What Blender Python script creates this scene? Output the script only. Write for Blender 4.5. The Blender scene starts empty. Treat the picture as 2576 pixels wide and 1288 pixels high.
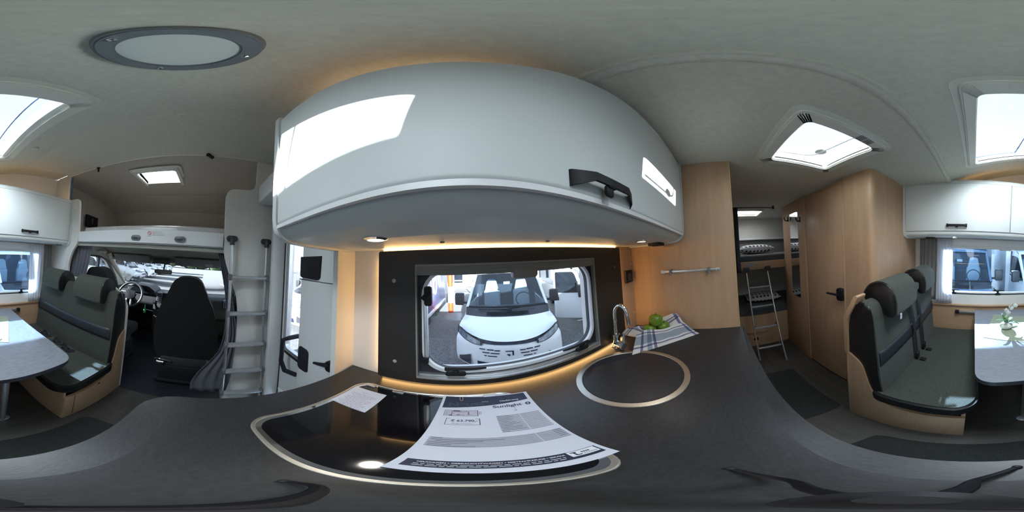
import bpy, bmesh, math, random
from mathutils import Vector, Matrix
random.seed(7)
PI = math.pi
scene = bpy.context.scene
COL = scene.collection

# ------------------------------------------------------------------ camera (360 degree panorama)
cd = bpy.data.cameras.new('panorama_camera')
cam = bpy.data.objects.new('panorama_camera', cd)
COL.objects.link(cam)
cd.type = 'PANO'
cd.clip_start = 0.01
cd.clip_end = 500
try:
    cd.cycles.panorama_type = 'EQUIRECTANGULAR'
    cd.cycles.latitude_min, cd.cycles.latitude_max = -PI/2, PI/2
    cd.cycles.longitude_min, cd.cycles.longitude_max = -PI, PI
except Exception:
    cd.panorama_type = 'EQUIRECTANGULAR'
X3 = Vector((0.30262, 0.95266, 0.02903)); Z3 = Vector((0.05439, -0.04768, 0.99738))
X3 = (X3 - Z3*X3.dot(Z3)).normalized(); Z3.normalize()
Y3 = X3.cross(Z3)
if Y3.x < 0: Y3 = -Y3
fwd = Vector((X3.x, Y3.x, Z3.x)); rgt = Vector((X3.y, Y3.y, Z3.y)); upv = Vector((X3.z, Y3.z, Z3.z))
M = Matrix(((rgt.x, upv.x, -fwd.x, 0), (rgt.y, upv.y, -fwd.y, 0), (rgt.z, upv.z, -fwd.z, 1.40), (0, 0, 0, 1)))
cam.matrix_world = M
scene.camera = cam

# ------------------------------------------------------------------ sky, sun, daylight, exposure
scene.view_settings.view_transform = 'Standard'
scene.view_settings.look = 'None'
scene.view_settings.exposure = 0.1
scene.view_settings.gamma = 1.0
scene.view_settings.use_curve_mapping = False
w = bpy.data.worlds.new('sky'); scene.world = w; w.use_nodes = True
nt = w.node_tree; nt.nodes.clear()
wo = nt.nodes.new('ShaderNodeOutputWorld'); bg = nt.nodes.new('ShaderNodeBackground')
tc = nt.nodes.new('ShaderNodeTexCoord'); sx = nt.nodes.new('ShaderNodeSeparateXYZ'); rp = nt.nodes.new('ShaderNodeValToRGB')
nt.links.new(tc.outputs['Generated'], sx.inputs[0]); nt.links.new(sx.outputs['Z'], rp.inputs[0])
rp.color_ramp.elements[0].position = 0.0; rp.color_ramp.elements[0].color = (1.0, 1.0, 1.0, 1)
rp.color_ramp.elements[1].position = 0.9; rp.color_ramp.elements[1].color = (0.62, 0.79, 1.0, 1)
nt.links.new(rp.outputs[0], bg.inputs[0]); bg.inputs[1].default_value = 1.7
nt.links.new(bg.outputs[0], wo.inputs[0])

def lamp(name, kind, loc, energy, color=(1, 1, 1), direction=None, **kw):
    l = bpy.data.lights.new(name, kind); l.energy = energy; l.color = color
    for k, v in kw.items(): setattr(l, k, v)
    o = bpy.data.objects.new(name, l); COL.objects.link(o); o.location = loc
    if direction is not None:
        o.rotation_euler = Vector(direction).to_track_quat('-Z', 'Y').to_euler()
    return o

SUN_DIR = Vector((-0.09, 1.0, -0.44)).normalized()
lamp('sun', 'SUN', (0, -20, 20), 40.0, (1.0, 0.96, 0.9), SUN_DIR, angle=math.radians(0.6))
# daylight falling through the three roof hatches and the cab windscreen
DAY = (1.0, 0.995, 0.95)
lamp('daylight_dinette_hatch', 'AREA', (-0.15, -0.78, 2.215), 27, DAY, (0.28, 0, -1), shape='RECTANGLE', size=0.62, size_y=0.36)
lamp('daylight_rear_hatch', 'AREA', (0.63, -0.475, 2.05), 4.2, DAY, (0, 0, -1), shape='RECTANGLE', size=0.38, size_y=0.38)
lamp('daylight_bunk_hatch', 'AREA', (2.32, -0.46, 2.02), 2.0, DAY, (0, 0, -1), shape='RECTANGLE', size=0.34, size_y=0.34)
lamp('daylight_alcove_hatch', 'AREA', (-1.58, -0.50, 2.36), 3.6, DAY, (0, 0, -1), shape='RECTANGLE', size=0.36, size_y=0.34)

# ------------------------------------------------------------------ helpers
def newbm(): return bmesh.new()

def bx(bm, x0, x1, y0, y1, z0, z1, bev=0.0, seg=2):
    m = Matrix.Translation(((x0+x1)/2, (y0+y1)/2, (z0+z1)/2)) @ Matrix.Diagonal((abs(x1-x0), abs(y1-y0), abs(z1-z0), 1))
    r = bmesh.ops.create_cube(bm, size=1.0, matrix=m)
    if bev > 0:
        es = {e for v in r['verts'] for e in v.link_edges}
        bmesh.ops.bevel(bm, geom=list(es), offset=bev, segments=seg, profile=0.5, affect='EDGES')
    return bm

def ax3(axis, a, p):
    if axis == 'x': return Vector((a, p[0], p[1]))
    if axis == 'y': return Vector((p[0], a, p[1]))
    return Vector((p[0], p[1], a))

def prism(bm, pts, axis, a0, a1, bev=0.0, seg=2):
    lo = [bm.verts.new(ax3(axis, a0, p)) for p in pts]; hi = [bm.verts.new(ax3(axis, a1, p)) for p in pts]
    n = len(pts)
    f0 = bm.faces.new(lo); f1 = bm.faces.new(hi[::-1])
    for i in range(n):
        j = (i+1) % n
        bm.faces.new((lo[j], lo[i], hi[i], hi[j]))
    if bev > 0:
        es = list({e for f in (f0, f1) for e in f.edges})
        bmesh.ops.bevel(bm, geom=es, offset=bev, segments=seg, profile=0.5, affect='EDGES')
    return bm

def ring(bm, outer, inner, axis, a0, a1):
    n = len(outer)
    vs = [[bm.verts.new(ax3(axis, a, p)) for p in L] for L, a in ((outer, a0), (inner, a0), (inner, a1), (outer, a1))]
    for i in range(n):
        j = (i+1) % n
        for k in range(4):
            A, B = vs[k], vs[(k+1) % 4]
            bm.faces.new((A[i], A[j], B[j], B[i]))
    return bm

def rrect(x0, x1, y0, y1, r, seg=6):
    if not isinstance(r, (list, tuple)): r = (r, r, r, r)
    out = []
    for (cx, cy, a0, q) in ((x0+r[0], y0+r[0], PI, r[0]), (x1-r[1], y0+r[1], 1.5*PI, r[1]), (x1-r[2], y1-r[2], 0, r[2]), (x0+r[3], y1-r[3], .5*PI, r[3])):
        for i in range(seg+1):
            a = a0 + .5*PI*i/seg
            out.append((cx+q*math.cos(a), cy+q*math.sin(a)))
    return out

def rpoly(pts, rad, seg=5):
    n = len(pts); out = []
    if not isinstance(rad, (list, tuple)): rad = [rad]*n
    for i in range(n):
        p = Vector(pts[i]); a = Vector(pts[i-1]); b = Vector(pts[(i+1) % n]); r = rad[i]
        if r <= 0: out.append(tuple(p)); continue
        da = (a-p); db = (b-p)
        t = min(r, da.length*.49, db.length*.49)
        s = p+da.normalized()*t; e = p+db.normalized()*t
        for k in range(seg+1):
            u = k/seg
            q = s*(1-u)**2 + p*2*u*(1-u) + e*u*u
            out.append((q.x, q.y))
    return out

def circ(cx, cy, r, n=32, ry=None):
    ry = ry or r
    return [(cx+r*math.cos(2*PI*i/n), cy+ry*math.sin(2*PI*i/n)) for i in range(n)]

def smooth_path(pts, sub=6):
    P = [Vector(p) for p in pts]
    if len(P) < 3 or sub <= 1: return P
    out = []
    for i in range(len(P)-1):
        p0 = P[max(i-1, 0)]; p1 = P[i]; p2 = P[i+1]; p3 = P[min(i+2, len(P)-1)]
        for k in range(sub):
            t = k/sub
            out.append(.5*((2*p1)+(-p0+p2)*t+(2*p0-5*p1+4*p2-p3)*t*t+(-p0+3*p1-3*p2+p3)*t**3))
    out.append(P[-1]); return out

def tube(bm, pts, r, n=10, sub=1, flat=1.0, upv=None):
    P = smooth_path(pts, sub) if sub > 1 else [Vector(p) for p in pts]
    m = len(P); rs = r if isinstance(r, (list, tuple)) else None
    rings = []; prev = None
    for i, p in enumerate(P):
        d = (P[min(i+1, m-1)]-P[max(i-1, 0)])
        if d.length < 1e-9: d = Vector((0, 0, 1))
        d.normalize()
        ref = Vector(upv) if upv else (prev if prev is not None else (Vector((0, 0, 1)) if abs(d.z) < .9 else Vector((1, 0, 0))))
        s = ref - d*ref.dot(d)
        if s.length < 1e-6: s = d.orthogonal()
        s.normalize(); t = d.cross(s); prev = s
        q = r if rs is None else (rs[0]+(rs[-1]-rs[0])*i/(m-1) if len(rs) == 2 else rs[min(i, len(rs)-1)])
        rings.append([bm.verts.new(p+s*q*math.cos(2*PI*k/n)*flat+t*q*math.sin(2*PI*k/n)) for k in range(n)])
    for i in range(m-1):
        for k in range(n):
            l = (k+1) % n
            bm.faces.new((rings[i][k], rings[i][l], rings[i+1][l], rings[i+1][k]))
    bm.faces.new(rings[0][::-1]); bm.faces.new(rings[-1])
    return bm

def lathe(bm, prof, n=24, c=(0, 0, 0), axis='z', sx=1.0, sy=1.0):
    rings = []
    for (r, z) in prof:
        L = []
        for k in range(n):
            a = 2*PI*k/n; u, v = r*math.cos(a)*sx, r*math.sin(a)*sy
            q = (u, v, z) if axis == 'z' else ((z, u, v) if axis == 'x' else (u, z, v))
            L.append(bm.verts.new(Vector(c)+Vector(q)))
        rings.append(L)
    for i in range(len(rings)-1):
        for k in range(n):
            l = (k+1) % n
            bm.faces.new((rings[i][k], rings[i][l], rings[i+1][l], rings[i+1][k]))
    bm.faces.new(rings[0][::-1]); bm.faces.new(rings[-1])
    return bm

def grid(bm, fn, nu, nv, uv=True):
    ul = bm.loops.layers.uv.verify() if uv else None
    V = [[bm.verts.new(fn(i/nu, j/nv)) for j in range(nv+1)] for i in range(nu+1)]
    for i in range(nu):
        for j in range(nv):
            f = bm.faces.new((V[i][j], V[i+1][j], V[i+1][j+1], V[i][j+1]))
            if ul:
                for lp, (a, b) in zip(f.loops, ((i, j), (i+1, j), (i+1, j+1), (i, j+1))): lp[ul].uv = (a/nu, b/nv)
    return bm

def ball(bm, c, rx, ry=None, rz=None, n=16):
    ry = ry or rx; rz = rz or rx
    bmesh.ops.create_uvsphere(bm, u_segments=n, v_segments=max(6, n*2//3), radius=1, matrix=Matrix.Translation(c) @ Matrix.Diagonal((rx, ry, rz, 1)))
    return bm

def mk(name, bm, m, angle=40, fix=True):
    if fix: bmesh.ops.recalc_face_normals(bm, faces=bm.faces)
    me = bpy.data.meshes.new(name); bm.to_mesh(me); bm.free()
    for p in me.polygons: p.use_smooth = True
    try: me.set_sharp_from_angle(angle=math.radians(angle))
    except Exception: pass
    me.materials.append(m)
    return me

def org(p):
    v = Vector((0, 0, 0))
    while p is not None: v += p.location; p = p.parent
    return v

def obj(name, bm, m, parent=None, world=True, loc=None, angle=40, label=None, solid=None, sub=0, fix=True):
    o = bpy.data.objects.new(name, mk(name, bm, m, angle, fix) if not isinstance(bm, bpy.types.Mesh) else bm)
    COL.objects.link(o)
    if parent is not None:
        o.parent = parent
        if world: o.location = -org(parent)
    if loc is not None: o.location = loc
    if label: o['label'] = label
    if solid:
        s = o.modifiers.new('thickness', 'SOLIDIFY'); s.thickness = solid; s.offset = 0
    if sub:
        s = o.modifiers.new('smooth', 'SUBSURF'); s.levels = sub; s.render_levels = sub
    return o

def tag(o, label, cat, group=None):
    o['label'] = label; o['category'] = cat
    if group: o['group'] = group
    return o

def thing(name, label, cat, loc=(0, 0, 0), rz=0.0, group=None):
    o = bpy.data.objects.new(name, None); COL.objects.link(o)
    o.empty_display_size = .05; o.location = loc; o.rotation_euler = (0, 0, rz)
    return tag(o, label, cat, group)

def struct(name, bm, m, parent=None, angle=40, label=None, fix=True):
    o = obj(name, bm, m, parent, angle=angle, label=label, fix=fix)
    if parent is None: o['kind'] = 'structure'
    return o

def copy_tree(o, parent=None):
    c = o.copy(); COL.objects.link(c)
    if parent is not None: c.parent = parent
    for ch in list(o.children): copy_tree(ch, c)
    return c

def textmesh(s, size=1.0, align='LEFT', bold=0.0, sx=1.0, shear=0.0):
    cu = bpy.data.curves.new('txt', 'FONT'); cu.body = s; cu.size = size; cu.align_x = align; cu.offset = bold; cu.shear = shear
    o = bpy.data.objects.new('txt', cu); COL.objects.link(o)
    dg = bpy.context.evaluated_depsgraph_get(); dg.update()
    me = bpy.data.meshes.new_from_object(o.evaluated_get(dg))
    bpy.data.objects.remove(o, do_unlink=True); bpy.data.curves.remove(cu)
    if sx != 1.0: me.transform(Matrix.Diagonal((sx, 1, 1, 1)))
    return me

def add_text(bm, s, mtx, size, **k):
    me = textmesh(s, size, **k); me.transform(mtx); bm.from_mesh(me); bpy.data.meshes.remove(me)

# ------------------------------------------------------------------ materials
def mat(name, col, rough=.5, metal=0.0, nscale=0, namt=0.0, bump=0.0, bscale=200, spec=.5, alpha=None, emit=None, estr=0, coat=0, sheen=0, stretch=None, trans=0):
    m = bpy.data.materials.new(name); m.use_nodes = True
    t = m.node_tree; b = t.nodes['Principled BSDF']
    b.inputs['Base Color'].default_value = (*col, 1); b.inputs['Roughness'].default_value = rough; b.inputs['Metallic'].default_value = metal
    b.inputs['Specular IOR Level'].default_value = spec
    if coat: b.inputs['Coat Weight'].default_value = coat; b.inputs['Coat Roughness'].default_value = .08
    if sheen: b.inputs['Sheen Weight'].default_value = sheen
    if trans: b.inputs['Transmission Weight'].default_value = trans
    if emit: b.inputs['Emission Color'].default_value = (*emit, 1); b.inputs['Emission Strength'].default_value = estr
    co = t.nodes.new('ShaderNodeTexCoord'); vec = co.outputs['Object']
    if stretch:
        mp = t.nodes.new('ShaderNodeMapping'); mp.inputs['Scale'].default_value = stretch
        t.links.new(vec, mp.inputs[0]); vec = mp.outputs[0]
    if nscale:
        n = t.nodes.new('ShaderNodeTexNoise'); n.inputs['Scale'].default_value = nscale; n.inputs['Detail'].default_value = 4
        t.links.new(vec, n.inputs['Vector'])
        r = t.nodes.new('ShaderNodeValToRGB')
        r.color_ramp.elements[0].position = .3; r.color_ramp.elements[1].position = .7
        r.color_ramp.elements[0].color = (*[max(0, c*(1-namt)) for c in col], 1); r.color_ramp.elements[1].color = (*[min(1, c*(1+namt)) for c in col], 1)
        t.links.new(n.outputs['Fac'], r.inputs[0]); t.links.new(r.outputs[0], b.inputs['Base Color'])
    if bump:
        n2 = t.nodes.new('ShaderNodeTexNoise'); n2.inputs['Scale'].default_value = bscale; n2.inputs['Detail'].default_value = 2
        t.links.new(vec, n2.inputs['Vector'])
        bp = t.nodes.new('ShaderNodeBump'); bp.inputs['Strength'].default_value = bump; bp.inputs['Distance'].default_value = .002
        t.links.new(n2.outputs['Fac'], bp.inputs['Height']); t.links.new(bp.outputs[0], b.inputs['Normal'])
    return m

def wood(name, c1, c2, stretch, rough=.42, scale=1.0):
    m = bpy.data.materials.new(name); m.use_nodes = True
    t = m.node_tree; b = t.nodes['Principled BSDF']; b.inputs['Roughness'].default_value = rough
    co = t.nodes.new('ShaderNodeTexCoord'); mp = t.nodes.new('ShaderNodeMapping'); mp.inputs['Scale'].default_value = stretch
    t.links.new(co.outputs['Object'], mp.inputs[0])
    n = t.nodes.new('ShaderNodeTexNoise'); n.inputs['Scale'].default_value = 3*scale; n.inputs['Detail'].default_value = 8; n.inputs['Roughness'].default_value = .62; n.inputs['Distortion'].default_value = .6
    n2 = t.nodes.new('ShaderNodeTexNoise'); n2.inputs['Scale'].default_value = 18*scale; n2.inputs['Detail'].default_value = 3
    t.links.new(mp.outputs[0], n.inputs['Vector']); t.links.new(mp.outputs[0], n2.inputs['Vector'])
    mx = t.nodes.new('ShaderNodeMath'); mx.operation = 'MULTIPLY_ADD'; mx.inputs[1].default_value = .35
    t.links.new(n2.outputs['Fac'], mx.inputs[0])
    ml = t.nodes.new('ShaderNodeMath'); ml.operation = 'MULTIPLY'; ml.inputs[1].default_value = .65
    t.links.new(n.outputs['Fac'], ml.inputs[0]); t.links.new(ml.outputs[0], mx.inputs[2])
    r = t.nodes.new('ShaderNodeValToRGB'); r.color_ramp.elements[0].position = .32; r.color_ramp.elements[1].position = .68
    r.color_ramp.elements[0].color = (*c1, 1); r.color_ramp.elements[1].color = (*c2, 1)
    t.links.new(mx.outputs[0], r.inputs[0]); t.links.new(r.outputs[0], b.inputs['Base Color'])
    return m

def glass(name, tint=(.9, .95, 1), refl=.06, rough=0.0, haze=0.0, hazecol=(.7, .85, 1)):
    # clear pane: light passes straight through, with a weak mirror reflection (and a little haze where the pane is milky)
    m = bpy.data.materials.new(name); m.use_nodes = True
    t = m.node_tree; t.nodes.clear()
    out = t.nodes.new('ShaderNodeOutputMaterial'); tr = t.nodes.new('ShaderNodeBsdfTransparent'); gl = t.nodes.new('ShaderNodeBsdfGlossy')
    tr.inputs[0].default_value = (*tint, 1); gl.inputs['Roughness'].default_value = rough
    fr = t.nodes.new('ShaderNodeFresnel'); fr.inputs[0].default_value = 1.45
    mix = t.nodes.new('ShaderNodeMixShader'); mul = t.nodes.new('ShaderNodeMath'); mul.operation = 'MULTIPLY'; mul.inputs[1].default_value = refl/.04
    mul.use_clamp = True
    t.links.new(fr.outputs[0], mul.inputs[0])
    ge = t.nodes.new('ShaderNodeNewGeometry'); iv = t.nodes.new('ShaderNodeMath'); iv.operation = 'SUBTRACT'; iv.inputs[0].default_value = 1; m3 = t.nodes.new('ShaderNodeMath'); m3.operation = 'MULTIPLY'
    t.links.new(ge.outputs['Backfacing'], iv.inputs[1]); t.links.new(iv.outputs[0], m3.inputs[0]); t.links.new(mul.outputs[0], m3.inputs[1]); t.links.new(m3.outputs[0], mix.inputs[0])   # reflect at the outer face only
    t.links.new(tr.outputs[0], mix.inputs[1]); t.links.new(gl.outputs[0], mix.inputs[2])
    last = mix
    if haze:
        df = t.nodes.new('ShaderNodeBsdfTranslucent'); df.inputs[0].default_value = (*hazecol, 1)
        m2 = t.nodes.new('ShaderNodeMixShader'); m2.inputs[0].default_value = haze
        t.links.new(mix.outputs[0], m2.inputs[1]); t.links.new(df.outputs[0], m2.inputs[2]); last = m2
    t.links.new(last.outputs[0], out.inputs[0])
    return m

def fabric(name, col, col2, scale=450, rough=.9):
    m = mat(name, col, rough, bump=.5, bscale=scale, sheen=.08)
    t = m.node_tree; b = t.nodes['Principled BSDF']; co = t.nodes.new('ShaderNodeTexCoord')
    n = t.nodes.new('ShaderNodeTexNoise'); n.inputs['Scale'].default_value = scale*.6; n.inputs['Detail'].default_value = 1
    r = t.nodes.new('ShaderNodeValToRGB'); r.color_ramp.elements[0].position = .35; r.color_ramp.elements[1].position = .65
    r.color_ramp.elements[0].color = (*col, 1); r.color_ramp.elements[1].color = (*col2, 1)
    t.links.new(co.outputs['Object'], n.inputs['Vector']); t.links.new(n.outputs['Fac'], r.inputs[0]); t.links.new(r.outputs[0], b.inputs['Base Color'])
    return m

def sheer(name, col, tr=.5):
    m = bpy.data.materials.new(name); m.use_nodes = True
    t = m.node_tree; t.nodes.clear(); out = t.nodes.new('ShaderNodeOutputMaterial')
    d = t.nodes.new('ShaderNodeBsdfDiffuse'); d.inputs[0].default_value = (*col, 1)
    l = t.nodes.new('ShaderNodeBsdfTranslucent'); l.inputs[0].default_value = (*col, 1)
    x = t.nodes.new('ShaderNodeMixShader'); x.inputs[0].default_value = tr
    t.links.new(d.outputs[0], x.inputs[1]); t.links.new(l.outputs[0], x.inputs[2]); t.links.new(x.outputs[0], out.inputs[0])
    return m

ceil_m = mat('ceiling_fabric', (.57, .56, .49), .95, nscale=60, namt=.06, bump=.35, bscale=350)
wallf_m = mat('wall_fleece', (.43, .39, .34), .95, nscale=90, namt=.05, bump=.3, bscale=350)
white_m = mat('white_laminate', (.66, .69, .67), .5, coat=0, spec=.35, nscale=3, namt=.02)
whitep_m = mat('white_plastic', (.74, .75, .74), .4, nscale=5, namt=.02)
whitew_m = mat('white_wall', (.72, .70, .66), .55, nscale=5, namt=.02)
frame_m = mat('hatch_frame_plastic', (.66, .66, .60), .5, nscale=6, namt=.03)
milk_m = glass('milky_acrylic', (.9, .92, .95), .04, 0, .35, (.95, .97, 1))
wood_m = wood('beech_wood', (.42, .26, .15), (.50, .325, .20), (9, 9, .7))
woodh_m = wood('beech_wood_horizontal', (.42, .26, .15), (.50, .325, .20), (.7, 9, 9))
woode_m = mat('wood_edge_strip', (.66, .46, .2), .5, nscale=20, namt=.08)
ctr_m = mat('dark_worktop', (.021, .021, .023), .40, nscale=180, namt=.28, bump=.06, bscale=260, stretch=(.6, 1.3, 1))
pan_m = mat('dark_splash_panel', (.021, .0185, .017), .5, nscale=120, namt=.25, stretch=(.3, 1, 2.2))
floor_m = wood('floor_planks', (.030, .026, .022), (.070, .061, .052), (.8, 7, 3), .5)
mat_m = fabric('carpet_mat', (.010, .011, .010), (.022, .023, .021), 260)
black_m = mat('black_plastic', (.009, .009, .011), .55, spec=.3, nscale=30, namt=.15)
blackr_m = mat('black_rubber', (.012, .013, .02), .6, nscale=30, namt=.15)
dgrey_m = mat('dark_grey_plastic', (.05, .053, .06), .45, nscale=30, namt=.12)
grey_m = mat('grey_plastic', (.16, .165, .18), .45, nscale=30, namt=.08)
alu_m = mat('brushed_aluminium', (.70, .71, .72), .42, 1.0, nscale=40, namt=.06)
steel_m = mat('brushed_steel', (.66, .62, .56), .36, 1.0, nscale=12, namt=.03)
chrome_m = mat('chrome', (.85, .86, .88), .06, 1.0, nscale=10, namt=.02)
green_m = fabric('green_seat_fabric', (.026, .030, .0225), (.056, .062, .048), 420)
leather_m = mat('black_leather', (.006, .006, .0065), .38, nscale=60, namt=.2, bump=.25, bscale=260)
strip_m = mat('blue_grey_leather', (.022, .026, .032), .42, nscale=60, namt=.2, bump=.25, bscale=260)
belt_m = mat('belt_webbing', (.012, .012, .015), .6, nscale=300, namt=.25, bump=.3, bscale=500)
table_m = mat('grey_table_laminate', (.185, .195, .22), .25, nscale=70, namt=.12, stretch=(.4, 1.4, 1))
tableedge_m = mat('dark_table_edge', (.03, .033, .045), .45, nscale=30, namt=.1)
paper_m = mat('paper', (.60, .62, .70), .6, nscale=20, namt=.01)
ink_m = mat('navy_ink', (.018, .022, .05), .5, nscale=50, namt=.1)
inkg_m = mat('grey_ink', (.33, .34, .40), .6, nscale=50, namt=.06)
inkd_m = mat('dark_grey_ink', (.07, .07, .11), .6, nscale=50, namt=.06)
inkw_m = mat('white_ink', (.72, .74, .76), .6, nscale=50, namt=.02)
inkr_m = mat('red_ink', (.5, .06, .09), .6, nscale=50, namt=.06)
hobglass_m = mat('black_glass', (.004, .004, .006), .035, nscale=10, namt=.1, coat=.5)
led_m = mat('warm_light_strip', (1, .75, .42), .5, emit=(1.0, .62, .24), estr=3.5, nscale=10, namt=.01)
spot_m = mat('lit_spot_lens', (1, .97, .9), .5, emit=(1.0, .95, .85), estr=3.0, nscale=10, namt=.01)
curt_m = sheer('grey_curtain_cloth', (.30, .295, .29), .25)
curtc_m = sheer('cab_curtain_cloth', (.19, .195, .23), .25)
curtd_m = sheer('dark_curtain_cloth', (.09, .095, .12), .2)
sheer_m = sheer('white_sheer_cloth', (.9, .9, .92), .6)
pane_m = glass('window_pane', (.88, .94, 1.0), .05)
paneh_m = glass('hazy_window_pane', (.66, .82, 1.0), .05)

# ================================================================== THE SETTING
def plate(bm, axis, u0, u1, v0, v1, holes, a0, a1):
    us = sorted({u0, u1, *[q for h in holes for q in h[:2]]}); vs = sorted({v0, v1, *[q for h in holes for q in h[2:]]})
    for i in range(len(us)-1):
        for j in range(len(vs)-1):
            cu, cv = (us[i]+us[i+1])/2, (vs[j]+vs[j+1])/2
            if any(h[0] < cu < h[1] and h[2] < cv < h[3] for h in holes): continue
            if axis == 'x': bx(bm, a0, a1, us[i], us[i+1], vs[j], vs[j+1])
            elif axis == 'y': bx(bm, us[i], us[i+1], a0, a1, vs[j], vs[j+1])
            else: bx(bm, us[i], us[i+1], vs[j], vs[j+1], a0, a1)
    return bm

YD, YK = -1.66, .53          # dinette wall, kitchen wall
CP = [(.22, 1.965), (-.16, 2.085), (-.40, 2.16), (-.65, 2.23), (-.94, 2.27), (-1.21, 2.305)]
def zceil(x):
    for (a, za), (b, zb) in zip(CP, CP[1:]):
        if b <= x <= a: return za+(zb-za)*(a-x)/(a-b)
    return CP[0][1] if x > CP[0][0] else CP[-1][1]

bm = newbm(); bx(bm, -1.2, 2.86, -1.74, .60, -.06, 0)
struct('floor', bm, floor_m)
bm = newbm(); bx(bm, -3.0, -1.2, -1.62, .56, -.08, -.015)
struct('floor', bm, blackr_m)

# rear ceiling with two hatch openings
bm = newbm(); plate(bm, 'z', .20, 2.86, -1.74, .60, [(.43, .83, -.67, -.28), (2.15, 2.5, -.64, -.28)], 1.945, 1.985)
struct('ceiling', bm, ceil_m)
# rising front ceiling with the dinette hatch opening
def ceil_front(bm, y0, y1, hole, th=.035, raise_=0.0):
    xs = sorted({p[0] for p in CP} | ({hole[0], hole[1]} if hole else set())); ys = sorted({y0, y1} | ({hole[2], hole[3]} if hole else set()))
    for i in range(len(xs)-1):
        for j in range(len(ys)-1):
            cx, cy = (xs[i]+xs[i+1])/2, (ys[j]+ys[j+1])/2
            if hole and hole[0] < cx < hole[1] and hole[2] < cy < hole[3]: continue
            za, zb = zceil(xs[i])+raise_, zceil(xs[i+1])+raise_
            prism(bm, [(xs[i], za), (xs[i+1], zb), (xs[i+1], zb+th), (xs[i], za+th)], 'y', ys[j], ys[j+1])
    bmesh.ops.remove_doubles(bm, verts=bm.verts, dist=1e-5)
bm = newbm(); ceil_front(bm, -1.40, .60, (-.37, .03, -1.13, -.46)); struct('ceiling', bm, ceil_m, angle=20)
bm = newbm(); ceil_front(bm, -1.74, -1.36, None, .03, .04); struct('ceiling', bm, ceil_m, angle=20)
# joint bead across the ceiling
bm = newbm(); tube(bm, [(.222, -1.42, 1.962), (.222, .5, 1.962)], .022, 12, flat=1.0)
struct('trim_1', bm, ceil_m)

# side wall at the dinette, with the window opening
bm = newbm(); plate(bm, 'y', -1.26, 2.86, -.06, 2.42, [(-1.02, .36, .875, 1.44)], -1.74, YD)
struct('wall_left', bm, whitew_m)
bm = newbm(); plate(bm, 'y', -1.20, .62, 0, .765, [], YD, YD+.012); bx(bm, -1.2, .62, YD, YD+.03, .755, .77, .003)
struct('trim_2', bm, woodh_m)
# kitchen wall with window and entrance door openings
bm = newbm(); plate(bm, 'y', -1.26, 2.86, -.06, 2.42, [(-.15, .52, .99, 1.41), (-1.09, -.47, -.06, 1.90)], YK, .60)
struct('wall_right', bm, whitew_m)
bm = newbm(); bx(bm, 2.82, 2.86, -1.74, .60, -.06, 1.985); struct('wall_rear_or_shade_box', bm, whitew_m)
bm = newbm(); bx(bm, 2.88, 4.1, -1.76, .62, -.35, 2.05, .06, 3); struct('wall_rear_or_shade_box', bm, whitep_m)      # unseen box added behind the rear wall to shade the motorhome

# alcove over the cab: profile of ceiling and front wall, side walls
AP = [(-1.21, 2.305), (-1.40, 2.287), (-1.70, 2.275), (-2.02, 2.25), (-2.30, 2.175), (-2.45, 2.125), (-2.62, 1.95), (-2.72, 1.50)]
bm = newbm()
def alc(bm, y0, y1, i0, i1):
    for (a, za), (b, zb) in list(zip(AP, AP[1:]))[i0:i1]:
        prism(bm, [(a, za), (b, zb), (b-.02, zb+.035), (a, za+.035)], 'y', y0, y1)
ah = (-.70, -.33, -1.77, -1.39)
alc(bm, -1.62, .56, 0, 1); alc(bm, -1.62, -.70, 1, 2); alc(bm, -.33, .56, 1, 2); alc(bm, -1.62, .56, 2, 7)
bmesh.ops.remove_doubles(bm, verts=bm.verts, dist=1e-5)
struct('ceiling', bm, wallf_m, angle=12)
prof = [(a, z) for a, z in AP]+[(-1.21, 1.50)]
for y0, y1 in ((-1.66, -1.60), (.53, .56)):
    bm = newbm(); prism(bm, prof, 'y', y0, y1); struct('wall_front', bm, wallf_m)

# white pillar panel on the dinette side, behind the forward bench
bm = newbm()
pts = rpoly([(-1.66, 0), (-.60, 0), (-.598, .965), (-.665, 1.075), (-.78, 1.13), (-1.30, 1.13), (-1.345, 1.15), (-1.345, 1.26), (-1.30, 1.40), (-1.215, 1.50), (-1.235, 1.985), (-1.405, 1.99), (-1.405, 2.33), (-1.66, 2.33)],
            [0, 0, .05, .05, .02, .03, .03, .06, .08, .08, .05, .01, 0, 0])
prism(bm, pts, 'x', -1.232, -1.205, .003, 2); struct('wall_front', bm, whitew_m)
# white panel carrying the alcove ladder
bm = newbm()
pts = rpoly([(.56, 0), (.20, 0), (.25, .28), (.265, .75), (.262, 1.02), (.24, 1.17), (.17, 1.33), (.13, 1.46), (.118, 1.93), (.15, 1.985), (.33, 2.0), (.352, 2.06), (.352, 2.33), (.56, 2.33)],
            [0, 0, .05, .1, .1, .1, .1, .05, .05, .04, .04, .04, 0, 0])
prism(bm, pts, 'x', -1.232, -1.205, .003, 2); struct('wall_front', bm, whitew_m)

# beech partition beside the worktop and the wardrobe block behind it
bm = newbm(); bx(bm, .888, .918, -.092, YK, 0, 1.945, .002); struct('wall_right', bm, wood_m)
bm = newbm(); bx(bm, .886, .920, -.0945, -.091, 0, 1.945); struct('trim_3', bm, woode_m)
bm = newbm(); bx(bm, .730, .888, YK-.011, YK, .948, 1.47); struct('trim_4', bm, wood_m)
bm = newbm(); bx(bm, .918, 1.86, -.085, YK, 0, 1.945); struct('wall_right', bm, wood_m)

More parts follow.
